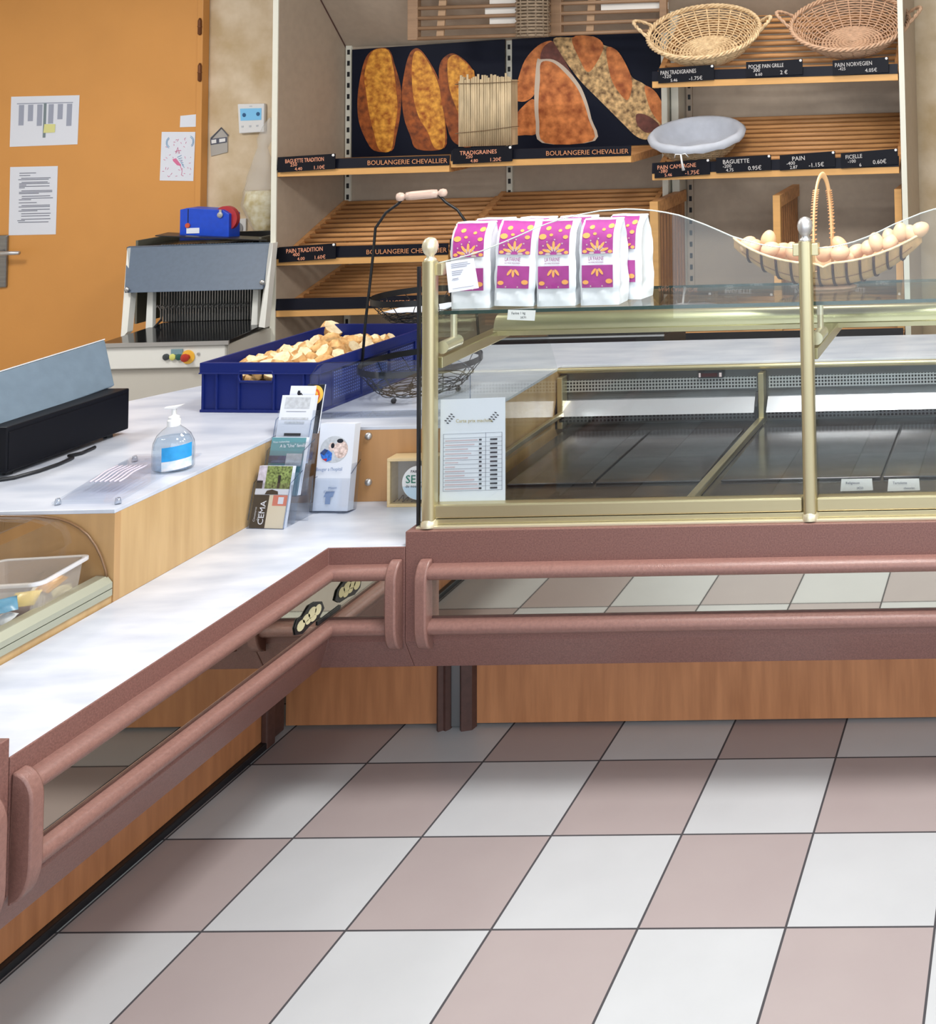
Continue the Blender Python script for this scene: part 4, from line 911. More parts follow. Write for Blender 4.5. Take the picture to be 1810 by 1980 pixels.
# ================================================================== bread shelving
YS = 1.70
sv = thing('bread_shelving', 'beige wall shelving frame with slotted uprights behind the counter', 'shelving', (0.2, 2.0, 0))
XLp = -1.058; XRp = 1.512
MB().box(XLp - .018, XLp, YS, 2.185, 0, 2.62).build('side_panel', beige, sv)
MB().box(XLp - .020, XLp + .002, YS - .006, YS, 0, 2.62).build('side_panel_edging', cream, sv)
MB().box(XRp, XRp + .018, YS, 2.185, 0, 2.62).build('side_panel', beige, sv)
MB().box(XRp - .002, XRp + .020, YS - .006, YS, 0, 2.62).build('side_panel_edging', cream, sv)
MB().box(XLp, XRp, 2.182, 2.196, 0, 1.945).build('back_panel', beige, sv)
# leaning upper panel
zt0 = 1.93
MB().slab([(XLp, 2.186, zt0), (XRp, 2.186, zt0), (XRp, 1.60, 2.545), (XLp, 1.60, 2.545)], (0, .010, .010)).build('sloping_panel', beige, sv)
MB().tube([(XLp + .001, 2.182, zt0), (XLp + .001, 1.60, 2.541)], .003, 5).build('panel_seam', dkmar, sv)
def standard(x, m=cream, y=2.172):
    s_ = MB().box(x - .013, x + .013, y, 2.182, 0.3, 1.94).build('upright', m, sv)
    b = MB(); z = .35
    while z < 1.93: b.box(x - .006, x + .006, y - .001, y, z, z + .022); z += .05
    b.build('slots', black, s_)
standard(-1.040); standard(-.303); standard(.513, beige)
MB().box(.425, .452, 2.05, 2.18, .2, 2.4).box(.458, .492, 2.08, 2.18, .2, 2.4).build('centre_column', cream, sv, bevel=.004)

def strip_text(lines): pass
def slat_shelf(label, x0, x1, z0, zback, sign=None, strip_h=.040, extra=(), zlip=.027):
    s_ = thing('slatted_shelf', label, 'shelf', ((x0 + x1) / 2, YS, z0), 0, 'slatted bread shelves')
    MB().box(x0, x1, YS, YS + .018, z0, z0 + zlip).build('front_lip', plip, s_, bevel=.001)
    za = z0 + zlip * .6; zb = zback
    for xa in (x0, x1 - .022):
        MB().hexa([(xa, YS + .018, za - .018), (xa + .022, YS + .018, za - .018), (xa + .022, 2.168, zb - .022), (xa, 2.168, zb - .022), (xa, YS + .018, za + .012), (xa + .022, YS + .018, za + .012), (xa + .022, 2.168, zb + .012), (xa, 2.168, zb + .012)]).build('side_bar', pshelf, s_)
    b = MB(); n = 12
    for k in range(n):
        t = (k + .7) / n; y = lerp(YS + .02, 2.165, t); z = lerp(za, zb, t)
        b.tube([(x0 + .02, y, z + .004), (x1 - .02, y, z + .004)], .0095, 8)
    b.build('slats', pshelf, s_, smooth=True)
    M_ = MB().hexa([(x0, YS - .003, z0 + zlip), (x1, YS - .003, z0 + zlip), (x1, YS + .002, z0 + zlip), (x0, YS + .002, z0 + zlip), (x0, YS + .002, z0 + zlip + strip_h), (x1, YS + .002, z0 + zlip + strip_h), (x1, YS + .007, z0 + zlip + strip_h), (x0, YS + .007, z0 + zlip + strip_h)]).build('sign_strip', navyblk, s_)
    if sign:
        st, xs, wd = sign
        b = text_bm([(st, .027, tmat(Vector((0, YS - .0045, z0 + zlip + .010))))])
        bb = [v.co.x for v in b.bm.verts]; w0 = max(bb) - min(bb)
        for v in b.bm.verts: v.co.x = xs + (v.co.x - min(bb)) * wd / w0
        b.build('lettering', copper, M_)
    return s_
def X17(px, py): return at(px, py, Y=YS).x
BC = 'BOULANGERIE CHEVALLIER'
slat_shelf('slatted shelf under the poster of three oval loaves', XLp + .002, -.340, 1.388, 1.425, (BC, X17(712, 305), X17(866, 297) - X17(712, 305)))
slat_shelf('slatted shelf under the poster of the crossed loaves', -.333, .410, 1.405, 1.44, (BC, X17(1057, 287), X17(1216, 280) - X17(1057, 287)))
slat_shelf('slatted shelf lettered in copper behind the wooden basket handle', XLp + .002, -.345, 1.028, 1.235, (BC, X17(710, 475), X17(865, 468) - X17(710, 475)), .045)
slat_shelf('slatted shelf directly behind the flour bags', -.338, .405, 1.045, 1.255, None, .045)
slat_shelf('lowest slatted shelf at the left, just above the bread crate', XLp + .002, -.345, .822, .955, (BC, X17(715, 582), .32), .045)
slat_shelf('lowest slatted shelf behind the case, middle bay', -.338, .405, .83, .96, None, .045)
slat_shelf('steep slatted shelf carrying the two wicker baskets with handles', .500, 1.505, 1.703, 2.045, None, .040)
slat_shelf('slatted shelf carrying the cloth-lined basket', .496, 1.500, 1.330, 1.556, None, .042)
slat_shelf('low slatted shelf glimpsed under the case canopy on the right', .496, 1.500, .66, .80, None, .03)
# vertical slatted dividers
def vdiv(label, fx0, fx1, ftop, bx, btop, zb=.70):
    x0 = at(fx0, ftop, Y=1.75).x; x1 = at(fx1, ftop, Y=1.75).x; zf = at(fx0, ftop, Y=1.75).z; zk = at(bx, btop, Y=2.15).z
    d = thing('shelf_divider', label, 'divider', (x0, 1.95, zb), 0, 'upright slatted dividers in the right bay')
    MB().box(x0, x1, 1.75, 1.775, zb, zf).build('front_board', plip, d, bevel=.001)
    MB().hexa([(x0, 1.776, zf - .05), (x1, 1.776, zf - .05), (x1, 2.15, zk - .05), (x0, 2.15, zk - .05), (x0, 1.776, zf), (x1, 1.776, zf), (x1, 2.15, zk), (x0, 2.15, zk)]).build('top_bar', pshelf, d)
    b = MB(); n = 9
    for k in range(n):
        y0 = lerp(1.778, 2.15, k / n); y1 = y0 + .024; z = lerp(zf, zk, k / n) - .05
        b.box(x0 + .006, x1 - .004, y0, y1, zb, z)
    b.build('slats', mat('darker_oak', (160, 110, 68), .5, var=.2, scale=9, stretch=(6, 6, .6)), d)
vdiv('upright slatted divider just right of the flour bags', 1256, 1272, 390, 1334, 366)
vdiv('upright slatted divider left of the hoop handle', 1494, 1508, 378, 1551, 356)
vdiv('upright divider edge at the right end of the shelving', 1729, 1743, 366, 1765, 350)

# price tags on the strips
def price_tag(label, x0p, x1p, y0p, y1p, lines, m, grp='handwritten price tags on the shelves'):
    a = at(x0p, y0p, Y=YS - .008); c = at(x1p, y1p, Y=YS - .008)
    zl, zr = a.z, c.z; Y = YS - .008; h_ = .062
    d = thing('price_tag', label, 'price tag', (a.x, Y, zl - h_), 0, grp)
    dz = (zr - zl)
    MB().slab([(a.x, Y, zl - h_), (c.x, Y, zl - h_ + dz), (c.x, Y, zl + dz), (a.x, Y, zl)], (0, -.003, 0)).build('board', mat('slate_board', (14, 15, 24), .5, spec=.2), d)
    W_ = c.x - a.x; an = math.atan2(dz, W_); L = []
    for st, u, v, sz, sx in lines:
        if v > .5: sz *= 1.12; sx *= (W_ * .84) / max(W_ * .84, len(st) * sz * .72 * sx); v -= .03
        else: sz *= 1.30; v -= .02
        L.append((st, sz, tmat(Vector((a.x + u * W_, Y - .0035, zl - h_ + v * h_ + dz * u)), sx, an)))
    text_bm(L).build('lettering', m, d)
    MB().lathe([(.0055, 0), (.005, .002), (.002, .003)], (c.x - .008, Y - .003, zr - .006), 14, ax=(0, -1, 0)).build('round_pin', white, d)
price_tag('price tag BAGUETTE TRADITION at the left end under the loaf poster', 538, 649, 304, 297, [('BAGUETTE TRADITION', .13, .60, .021, .86), ('250', .22, .36, .015, 1), ('4.40', .3, .08, .014, 1), ('1.10€', .62, .08, .016, 1)], chalk)
price_tag('price tag TRADIGRAINES under the reed bundle', 876, 991, 288, 282, [('TRADIGRAINES', .12, .60, .021, .95), ('250', .22, .36, .015, 1), ('4.80', .3, .08, .014, 1), ('1.20€', .62, .08, .016, 1)], chalk)
price_tag('price tag PAIN TRADITION on the shelf below the loaf poster', 540, 650, 478, 470, [('PAIN TRADITION', .13, .60, .022, .9), ('400', .25, .36, .015, 1), ('4.00', .33, .08, .014, 1), ('1.60€', .62, .08, .016, 1)], chalk)
price_tag('price tag PAIN TRADIGRAINES under the left wicker basket', 1273, 1381, 132, 125, [('PAIN TRADIGRAINES', .04, .58, .021, .9), ('-320', .08, .34, .015, 1), ('5.46', .22, .08, .013, 1), ('-1.75€', .55, .10, .016, 1)], chalkw)
price_tag('price tag POCHE PAIN GRILLE between the two wicker baskets', 1443, 1552, 120, 114, [('POCHE PAIN GRILLE', .04, .58, .020, .92), ('300', .12, .34, .015, 1), ('6.60', .16, .08, .013, 1), ('2 €', .60, .10, .017, 1)], chalkw)
price_tag('price tag PAIN NORVEGIEN under the right wicker basket', 1610, 1718, 117, 110, [('PAIN NORVEGIEN', .04, .58, .021, .95), ('-425', .10, .34, .013, 1), ('4.05€', .58, .12, .016, 1)], chalkw)
price_tag('price tag PAIN CAMPAGNE under the cloth-lined basket', 1266, 1373, 315, 307, [('PAIN CAMPAGNE', .05, .58, .021, .95), ('-380', .08, .34, .015, 1), ('5.46', .18, .08, .014, 1), ('-1.75€', .55, .10, .017, 1)], chalk)
price_tag('price tag BAGUETTE right of the cloth-lined basket', 1385, 1491, 305, 299, [('BAGUETTE', .12, .60, .021, .95), ('-200', .12, .34, .015, 1), ('4.75', .18, .08, .014, 1), ('0.95€', .58, .10, .018, 1)], chalkw)
price_tag('price tag PAIN, third from the left on the lower right shelf', 1508, 1615, 300, 292, [('PAIN', .22, .60, .022, 1), ('-400', .12, .34, .015, 1), ('2.87', .18, .08, .014, 1), ('-1.15€', .52, .10, .018, 1)], chalkw)
price_tag('price tag FICELLE at the right end of the lower right shelf', 1626, 1736, 296, 287, [('FICELLE', .08, .62, .020, .9), ('-100', .12, .34, .014, 1), ('6', .32, .06, .015, 1), ('0.60€', .56, .14, .018, 1)], chalkw)

# posters -----------------------------------------------------------
def zpts(pts, ox, oy, s_, Y): return [at(ox + x / s_, oy + y / s_, Y=Y) for x, y in pts]
def smooth_outline(pts, m=4):
    n = len(pts); o = []
    for i in range(n):
        a, b_, c, d = (Vector(pts[(i + k - 1) % n]) for k in range(4))
        for j in range(m):
            t = j / m; o.append(tuple(0.5 * ((2 * b_) + (c - a) * t + (2 * a - 5 * b_ + 4 * c - d) * t * t + (3 * b_ - a - 3 * c + d) * t ** 3)))
    return o
def poster(name, label, corners, items):
    P = [at(x, y, Y=2.155) for x, y in corners]
    d = thing(name, label, 'poster', P[0]); MB().slab(P, (0, .006, 0)).build('panel', mat('poster_navy', (14, 20, 38), .6, spec=.2), d)
    y = 2.155
    for nm, m, pts in items:
        y -= .0006
        MB().slab(zpts(smooth_outline(pts), items_o[0], items_o[1], 3.62, y), (0, -.0004, 0)).build(nm, m, d)
l_dark = mat('print_crust_dark', (128, 62, 26), .55, var=.35, scale=35, rgb2=(160, 84, 34))
l_or = mat('print_crust_orange', (196, 100, 24), .55, var=.30, scale=38, rgb2=(240, 164, 62), detail=12)
l_rust = mat('print_crust_rust', (182, 92, 40), .55, var=.3, scale=25, rgb2=(214, 132, 72), detail=8)
l_flour = mat('print_floury', (150, 112, 72), .55, var=.5, scale=45, rgb2=(206, 170, 118), detail=8)
l_pur = mat('print_purple_crust', (110, 62, 52), .55, var=.3, scale=40)
l_pale = mat('print_pale_rim', (214, 196, 176), .55)
items_o = (520, 0)
poster('poster', 'dark poster with three oval orange loaves, left above the shelf', [(680, 306), (976, 292), (976, 76), (681, 96)], [
    ('printed_loaf', l_dark, [(750, 342), (840, 347), (880, 450), (925, 620), (920, 800), (890, 960), (860, 1055), (740, 1055), (680, 980), (630, 850), (620, 700), (640, 540), (680, 400)]),
    ('printed_loaf', l_or, [(735, 352), (835, 352), (872, 480), (890, 620), (900, 760), (880, 900), (855, 1050), (775, 1050), (735, 930), (700, 780), (680, 640), (668, 540), (690, 430)]),
    ('printed_loaf', l_dark, [(1010, 345), (1060, 348), (1130, 440), (1190, 560), (1225, 720), (1240, 880), (1230, 1035), (1040, 1045), (990, 950), (945, 820), (930, 650), (950, 500), (975, 400)]),
    ('printed_loaf', l_or, [(1015, 375), (1060, 362), (1130, 460), (1190, 600), (1222, 760), (1233, 900), (1225, 1030), (1160, 1035), (1110, 920), (1050, 820), (1012, 680), (1000, 500)]),
    ('printed_loaf', l_dark, [(1210, 420), (1270, 375), (1330, 390), (1400, 450), (1440, 520), (1450, 620), (1440, 1000), (1300, 1000), (1240, 860), (1200, 650), (1190, 500)]),
    ('printed_loaf', l_or, [(1255, 415), (1290, 385), (1330, 398), (1420, 480), (1440, 540), (1440, 900), (1380, 900), (1300, 730), (1260, 600), (1250, 480)])])
items_o = (960, 0)
poster('poster', 'dark poster with crossed rustic loaves and seeded baguette, right above the shelf', [(990, 297), (1295, 276), (1296, 57), (990, 76)], [
    ('printed_loaf', l_rust, [(112, 690), (150, 560), (200, 420), (290, 320), (380, 285), (400, 330), (320, 420), (280, 500), (270, 650), (200, 710), (112, 700)]),
    ('printed_loaf', l_rust, [(112, 850), (180, 750), (270, 700), (285, 920), (200, 945), (112, 940)]),
    ('printed_loaf', l_pur, [(330, 330), (400, 290), (440, 350), (520, 500), (600, 620), (540, 560), (400, 420), (310, 420)]),
    ('printed_loaf', l_pale, [(285, 420), (310, 415), (400, 418), (490, 480), (580, 590), (630, 700), (665, 830), (690, 985), (320, 1000), (275, 850), (265, 700), (270, 560)]),
    ('printed_loaf', l_rust, [(312, 440), (390, 435), (470, 500), (555, 600), (605, 700), (645, 830), (672, 985), (340, 1000), (300, 850), (295, 700), (305, 560)]),
    ('printed_loaf', l_flour, [(400, 270), (520, 262), (680, 255), (740, 310), (840, 350), (900, 440), (950, 540), (1020, 580), (1100, 640), (1160, 720), (1200, 820), (1190, 870), (1130, 900), (1060, 975), (980, 955), (900, 880), (800, 780), (700, 680), (600, 580), (520, 480), (440, 360)]),
    ('printed_loaf', l_rust, [(530, 265), (680, 257), (750, 320), (700, 440), (640, 505), (585, 420)]),
    ('printed_loaf', l_rust, [(770, 340), (850, 360), (930, 500), (950, 600), (920, 700), (860, 650), (800, 540)]),
    ('printed_loaf', l_rust, [(1040, 600), (1120, 650), (1190, 800), (1160, 870), (1090, 790), (1050, 680)]),
    ('printed_loaf', l_pur, [(980, 800), (1060, 810), (1140, 880), (1060, 930), (990, 880)])])

# slats reflected in the leaning mirror, built as a solid rack
YR = 1.93
def rk(px, py): return at(px, py, Y=YR)
zr0 = at(1000, 72, Y=YR).z
rack = thing('reflected_rack', 'mirror reflection of slatted shelving above the posters, built as a wooden rack', 'rack', (-.2, YR, zr0))
rackm = mat('reflected_oak', (150, 118, 90), .55, var=.15, scale=8, stretch=(.6, 6, 6))
def slope_pt(x, u, off=0): return Vector((x, YR + .02 - off, zr0 + u))
X0r = rk(790, 40).x; X1r = rk(1080, 40).x; X2r = rk(1290, 40).x - .03
for xa, w_ in ((X0r, .045), (X1r - .03, .045), (X2r, .03)):
    MB().hexa([slope_pt(xa, .002), slope_pt(xa + w_, .002), slope_pt(xa + w_, .55), slope_pt(xa, .55), slope_pt(xa, .002, .03), slope_pt(xa + w_, .002, .03), slope_pt(xa + w_, .55, .03), slope_pt(xa, .55, .03)]).build('reflected_board', rackm, rack, bevel=.002)
b = MB()
for k in range(10):
    u = .008 + .0435 * k
    b.tube([slope_pt(X0r + .04, u, .022), slope_pt(X2r, u, .022)], .0085, 8)
b.build('reflected_slats', rackm, rack, smooth=True)
def slope_poly(pix): return [rk(x, y) for x, y in pix]
b = MB(); b2_ = MB()
Xw0, Xw1, Xw2, Xw3 = rk(935, 20).x, rk(1006, 20).x, rk(1160, 20).x, rk(1290, 20).x
for k in range(10):
    u = .014 + .0435 * k
    if k >= 1: b.hexa([slope_pt(Xw0 + .02 * (k % 2), u, .002), slope_pt(Xw1, u, .002), slope_pt(Xw1, u + .030, .002), slope_pt(Xw0 + .02 * (k % 2), u + .030, .002)] + [slope_pt(Xw0 + .02 * (k % 2), u, .006), slope_pt(Xw1, u, .006), slope_pt(Xw1, u + .030, .006), slope_pt(Xw0 + .02 * (k % 2), u + .030, .006)])
    if k >= 2: b2_.hexa([slope_pt(Xw2, u, .002), slope_pt(Xw3, u, .002), slope_pt(Xw3, u + .030, .002), slope_pt(Xw2, u + .030, .002), slope_pt(Xw2, u, .006), slope_pt(Xw3, u, .006), slope_pt(Xw3, u + .030, .006), slope_pt(Xw2, u + .030, .006)])
b.build('reflected_strips', mat('reflected_white', (240, 234, 226), .5), rack); b2_.build('reflected_strips', mat('reflected_white', (240, 234, 226), .5), rack)  # bright patches of the mirror reflection, modelled as white strips
for xa in (rk(850, 40).x, rk(1140, 40).x):
    b = MB(); b.hexa([slope_pt(xa - .02, .01, .003), slope_pt(xa + .012, .01, .003), slope_pt(xa + .05, .5, .003), slope_pt(xa + .018, .5, .003), slope_pt(xa - .02, .01, .010), slope_pt(xa + .012, .01, .010), slope_pt(xa + .05, .5, .010), slope_pt(xa + .018, .5, .010)])
    b.build('reflected_brace', mat('pale_oak', (186, 150, 116), .55), rack)

# ---- wicker baskets
tb0 = at(1030, 72, Y=1.86)
tbk = thing('wicker_basket', 'mirror reflection of a tall grey woven basket above the posters, built solid', 'basket', (tb0.x, 1.86, tb0.z))  # basket image from the mirror, modelled as a real basket
b = MB()
for k in range(26):
    b.tube([((.064 + .003 * (1 if (j + k) % 2 else -1)) * math.cos(2 * PI * j / 24), (.05 + .003 * (1 if (j + k) % 2 else -1)) * math.sin(2 * PI * j / 24), .006 + .014 * k) for j in range(24)], .0055, 5, closed=True)
b.build('woven_body', mat('wicker_grey', (150, 130, 108), .7, var=.2, scale=50), tbk, local=True, smooth=True)
b = MB()
for j in range(12):
    a = 2 * PI * j / 12; b.tube([(.064 * math.cos(a), .05 * math.sin(a), 0), (.064 * math.cos(a), .05 * math.sin(a), .37)], .004, 5)
b.build('stakes', mat('wicker_grey', (150, 130, 108)), tbk, local=True, smooth=True)
def wicker_basket(root, rx, ry, depth, m, rings=13, stakes=26, rb=.55, flare=.8):
    b = MB(); sections = []
    def P(t, a, off=0):
        r_ = lerp(rb, 1, t ** flare) + off
        return Vector((rx * r_ * math.cos(a), ry * r_ * math.sin(a), depth * (t ** 1.15)))
    for k in range(rings):
        t = (k + .5) / rings
        b.tube([P(t, 2 * PI * j / (stakes * 2), .010 * (1 if (j + k) % 2 else -1) if j % 2 == 0 or True else 0) for j in range(stakes * 2)], depth / rings * .42, 5, closed=True)
    for k in range(9):
        q = (k + .7) / 9.2 * rb
        b.tube([(rx * q * math.cos(2 * PI * j / 36), ry * q * math.sin(2 * PI * j / 36), .002 + .002 * ((j + k) % 2)) for j in range(36)], rx * rb / 9 * .42, 5, closed=True)
    b.build('woven_body', m, root, local=True, smooth=True)
    b = MB()
    for j in range(stakes):
        a = 2 * PI * j / stakes
        b.tube([(rx * .05 * math.cos(a), ry * .05 * math.sin(a), .004), (rx * rb * math.cos(a), ry * rb * math.sin(a), .004)] + [P(t, a) for t in (.15, .35, .55, .75, .95)], .0035, 5)
    b.build('stakes', m, root, local=True, smooth=True)
    b = MB()
    for ph in (0, PI * 2 / 3, PI * 4 / 3):
        b.tube([P(1, a) + Vector((.0, 0, .004)) + Vector((math.cos(a), math.sin(a), 0)) * .006 * math.cos(a * 22 + ph) + Vector((0, 0, .006 * math.sin(a * 22 + ph))) for a in [2 * PI * j / 150 for j in range(150)]], .005, 5, closed=True)
    b.build('braided_rim', m, root, local=True, smooth=True)
    return P
def ear(root, P, a, m, w_=.26, rise=.055, outw=.055):
    for ph in (0, PI):
        b = MB(); pts = []
        for k in range(25):
            t = k / 24; aa = a - w_ / 2 + w_ * t; base = P(1, aa)
            d = Vector((math.cos(a), math.sin(a), 0))
            pts.append(base + d * outw * math.sin(PI * t) ** .8 + Vector((0, 0, rise * math.sin(PI * t) ** .7)) + Vector((.004 * math.cos(t * 30 + ph), 0, .004 * math.sin(t * 30 + ph))))
        b.tube(pts, .0052, 6).build('ear_handle', m, root, local=True, smooth=True)
def wb_obj(label, loc, rot, m, rx, ry, depth, ears=True, **k):
    o = thing('wicker_basket', label, 'basket', loc, 0, None, rot)
    P = wicker_basket(o, rx, ry, depth, m, **k)
    if ears:
        ear(o, P, PI - .05, m, .42); ear(o, P, .05, m, .42)
    return o
c1 = at(1362, 95, Y=1.90)
wb_obj('oval wicker basket with ear handles above the PAIN TRADIGRAINES tag', (c1.x + .026, 1.875, 1.850), (math.radians(40), 0, 0), wicker, .232, .180, .105)
c2 = at(1628, 80, Y=1.90)
wb_obj('oval wicker basket with brown inside above the PAIN NORVEGIEN tag', (c2.x + .050, 1.875, 1.868), (math.radians(40), 0, 0), mat('wicker_pinkish', (196, 158, 128), .6, var=.15, scale=60), .245, .188, .105)
# cloth lined basket
c3 = at(1343, 275, Y=1.85)
lb_ = thing('lined_basket', 'oval basket lined with grey-white cloth tied with a string', 'basket', (c3.x + .025, 1.835, 1.425), 0, None, (math.radians(22), 0, 0))
P = wicker_basket(lb_, .182, .150, .085, mat('wicker_tan', (190, 160, 124), .6, var=.15, scale=60), rb=.62)
b = MB(); rows = []
for t in (0, .06, .2, .4, .6, .8, 1.0):
    rows.append([P(t, 2 * PI * j / 40, -.05) + Vector((0, 0, .018 + .003 * math.sin(j * 1.3 + t * 4))) for j in range(40)])
rows.append([P(1, 2 * PI * j / 40, .03) + Vector((0, 0, .020)) for j in range(40)])
rows.append([P(1, 2 * PI * j / 40, .11) + Vector((0, 0, .006)) for j in range(40)])
rows.append([P(.92, 2 * PI * j / 40, .10) + Vector((0, 0, -.004 + .003 * math.sin(j * 2.1))) for j in range(40)])
vs = b.grid(rows, closed_v=True); b._f(vs[0][::-1])
b.build('cloth_liner', mat('linen', (190, 194, 204), .9, bump=.3, bscale=60, var=.06, scale=20), lb_, local=True, smooth=True)
fr = P(.9, -PI / 2 - .12, .14)
MB().tube([fr, fr + Vector((.004, -.012, -.03)), fr + Vector((.008, -.016, -.062))], [.004, .004, .007], 6).tube([fr, fr + Vector((.02, -.006, .006)), fr + Vector((.03, -.004, -.01))], .0022, 5).tube([fr, fr + Vector((-.02, -.006, .004)), fr + Vector((-.026, -.004, -.012))], .0022, 5).build('tie_string', white, lb_, local=True, smooth=True)
# reed bundle
a = at(880, 284, Y=1.86); c = at(989, 278, Y=1.86); zt_ = at(935, 148, Y=1.86).z
rb_ = thing('reed_bundle', 'upright bundle of pale dried reeds bound with wire', 'reed bundle', (a.x, 1.86, a.z))
reed = mat('dried_reed', (206, 184, 148), .6, var=.2, scale=40, stretch=(1, 1, .2))
W_ = c.x - a.x
for face in range(2):
    b = MB(); n = 24 if face == 0 else 7
    for k in range(n):
        if face == 0: x = .026 + (W_ - .03) * k / (n - 1); y = 0
        else: x = .022 - .003 * k; y = .008 + .011 * k
        rr = .0045 if face == 0 else .0055
        b.tube([(x, y, 0), (x + random.uniform(-.002, .002), y, (zt_ - a.z) + random.uniform(-.012, .012))], rr, 6)
    b.build('reeds', reed, rb_, local=True, smooth=True)
MB().box(.012, W_ - .006, .006, .075, 0, zt_ - a.z - .016).build('bundle_core', reed, rb_, local=True)
for z, dz in ((.055, .022), (zt_ - a.z - .03, .004)):
    MB().tube([(-.002, .07, z), (.0, .0, z), (.02, -.006, z + .003), (W_ / 2, -.007, z + dz * .4), (W_ + .004, -.006, z + dz), (W_ + .006, .06, z + dz)], .0016, 5).build('binding_wire', mat('bundle_wire', (120, 96, 70), .6), rb_, local=True)

# ================================================================== slicer
sm = thing('bread_slicer', 'cream bread slicing machine with blue-grey hood beside the shelving', 'slicer', (-1.28, 1.6, 0))
sb = mat('machine_cream', (230, 230, 224), .4); sbe = mat('machine_beige', (200, 196, 186), .45)
hoodm = mat('hood_blue_grey', (88, 102, 120), .45, var=.05, scale=60)
q = lambda x, y, Y: at(x, y, Y=Y)
# lower cabinet
p1, p2 = q(205, 672, 1.42), q(440, 672, 1.42)
MB().box(p1.x, p2.x - .05, 1.421, 2.12, .0, .691).build('cabinet', sbe, sm, bevel=.006)
MB().box(p1.x - .004, p2.x + .0, 1.405, 1.42, .692, .776).build('control_panel', sb, sm, bevel=.004)
MB().hexa([(p2.x - .05, 1.421, .5), (p2.x + .004, 1.421, .5), (p2.x - .035, 2.12, .5), (p2.x - .05, 2.12, .5), (p2.x - .05, 1.421, .776), (p2.x + .004, 1.421, .776), (p2.x - .035, 2.12, .785), (p2.x - .05, 2.12, .785)]).build('side_wing', sbe, sm)
tblm = mat('dark_polished_table', (44, 46, 50), .12, .6)
MB().hexa([(p1.x - .02, 1.40, .777), (p2.x + .015, 1.40, .777), (p2.x - .035, 1.75, .79), (p1.x - .02, 1.75, .79), (p1.x - .02, 1.40, .790), (p2.x + .015, 1.40, .790), (p2.x - .035, 1.75, .803), (p1.x - .02, 1.75, .803)]).build('feed_table', tblm, sm, bevel=.002)
MB().box(p1.x - .02, p2.x + .02, 1.396, 1.402, .777, .792).build('table_edge', silver, sm)
MB().box(p1.x - .02, p2.x - .04, 1.70, 2.05, .785, .799).build('chamber_floor', tblm, sm)
MB().box(p1.x + .06, p2.x - .05, 2.02, 2.06, .799, 1.13).build('rear_panel', sbe, sm)
# hood
hA, hB, hC, hD = q(245, 478, 1.72), q(522, 470, 1.72), q(508, 560, 1.62), q(240, 567, 1.62)
MB().slab([hD, hC, hB, hA], (0, .012, .004)).build('hood', hoodm, sm, bevel=.003)
MB().slab([hA, hB, hB + Vector((0, .22, .0)), hA + Vector((.03, .22, .0))], (0, 0, -.012)).build('top_plate', tblm, sm)
for px, py in ((245, 560), (507, 546)):
    MB().lathe([(.011, 0), (.009, .004), (.002, .006)], q(px, py, 1.618), 12, ax=(0, -1, 0)).build('screw', silver, sm, smooth=True)
# cheeks
for (ax_, ay, bx_, by, cx_, cy_, dx_, dy_) in ((246, 480, 233, 658, 246, 642, 253, 568), (521, 470, 500, 632, 512, 634, 528, 470)):
    MB().slab([q(ax_, ay, 1.70), q(bx_, by, 1.60), q(cx_, cy_, 1.60), q(dx_, dy_, 1.64)], (0, .03, 0)).build('cheek', sb, sm)
for xa, xb in ((280, 294), (484, 497)):
    MB().slab([q(xa, 655 if xa < 300 else 645, 1.66), q(xb, 655 if xa < 300 else 645, 1.66), q(xb + 2, 560, 1.68), q(xa + 5, 560, 1.68)], (0, .02, 0)).build('guide_post', sb, sm, bevel=.002)
c1_, c2_ = q(250, 655, 1.75), q(494, 655, 1.75)
MB().box(c1_.x, c2_.x, 1.98, 2.0, .80, 1.14).build('chamber_back', mat('chamber_dark', (46, 46, 44), .6), sm)
for x_ in (c1_.x, c2_.x - .01): MB().box(x_ + .02, x_ + .03, 1.75, 2.0, .80, 1.14).build('chamber_side', mat('chamber_olive', (100, 98, 86), .5), sm)
b = MB(); xa, xb = q(312, 600, 1.76).x, q(486, 600, 1.76).x
for k in range(34):
    x = lerp(xa, xb, k / 33); b.box(x - .0012, x + .0012, 1.755, 1.765, .805, 1.12)
b.build('blade_rack', silver, sm)
b = MB()
for k in range(34):
    x = lerp(xa, xb, k / 33); b.tube([(x, 1.75, .86), (x + .002, 1.735, .875), (x, 1.72, .86 + .012 * (k % 2))], .0022, 5)
b.build('blade_tensioners', silver, sm)
MB().box(xa, xb, 1.77, 1.80, .80, .83).box(xa, xb, 1.77, 1.80, .93, .95).build('blade_bar', black, sm)
MB().tube([q(285, 648, 1.64), q(312, 618, 1.70)], .004, 6).build('pusher_rod', black, sm)
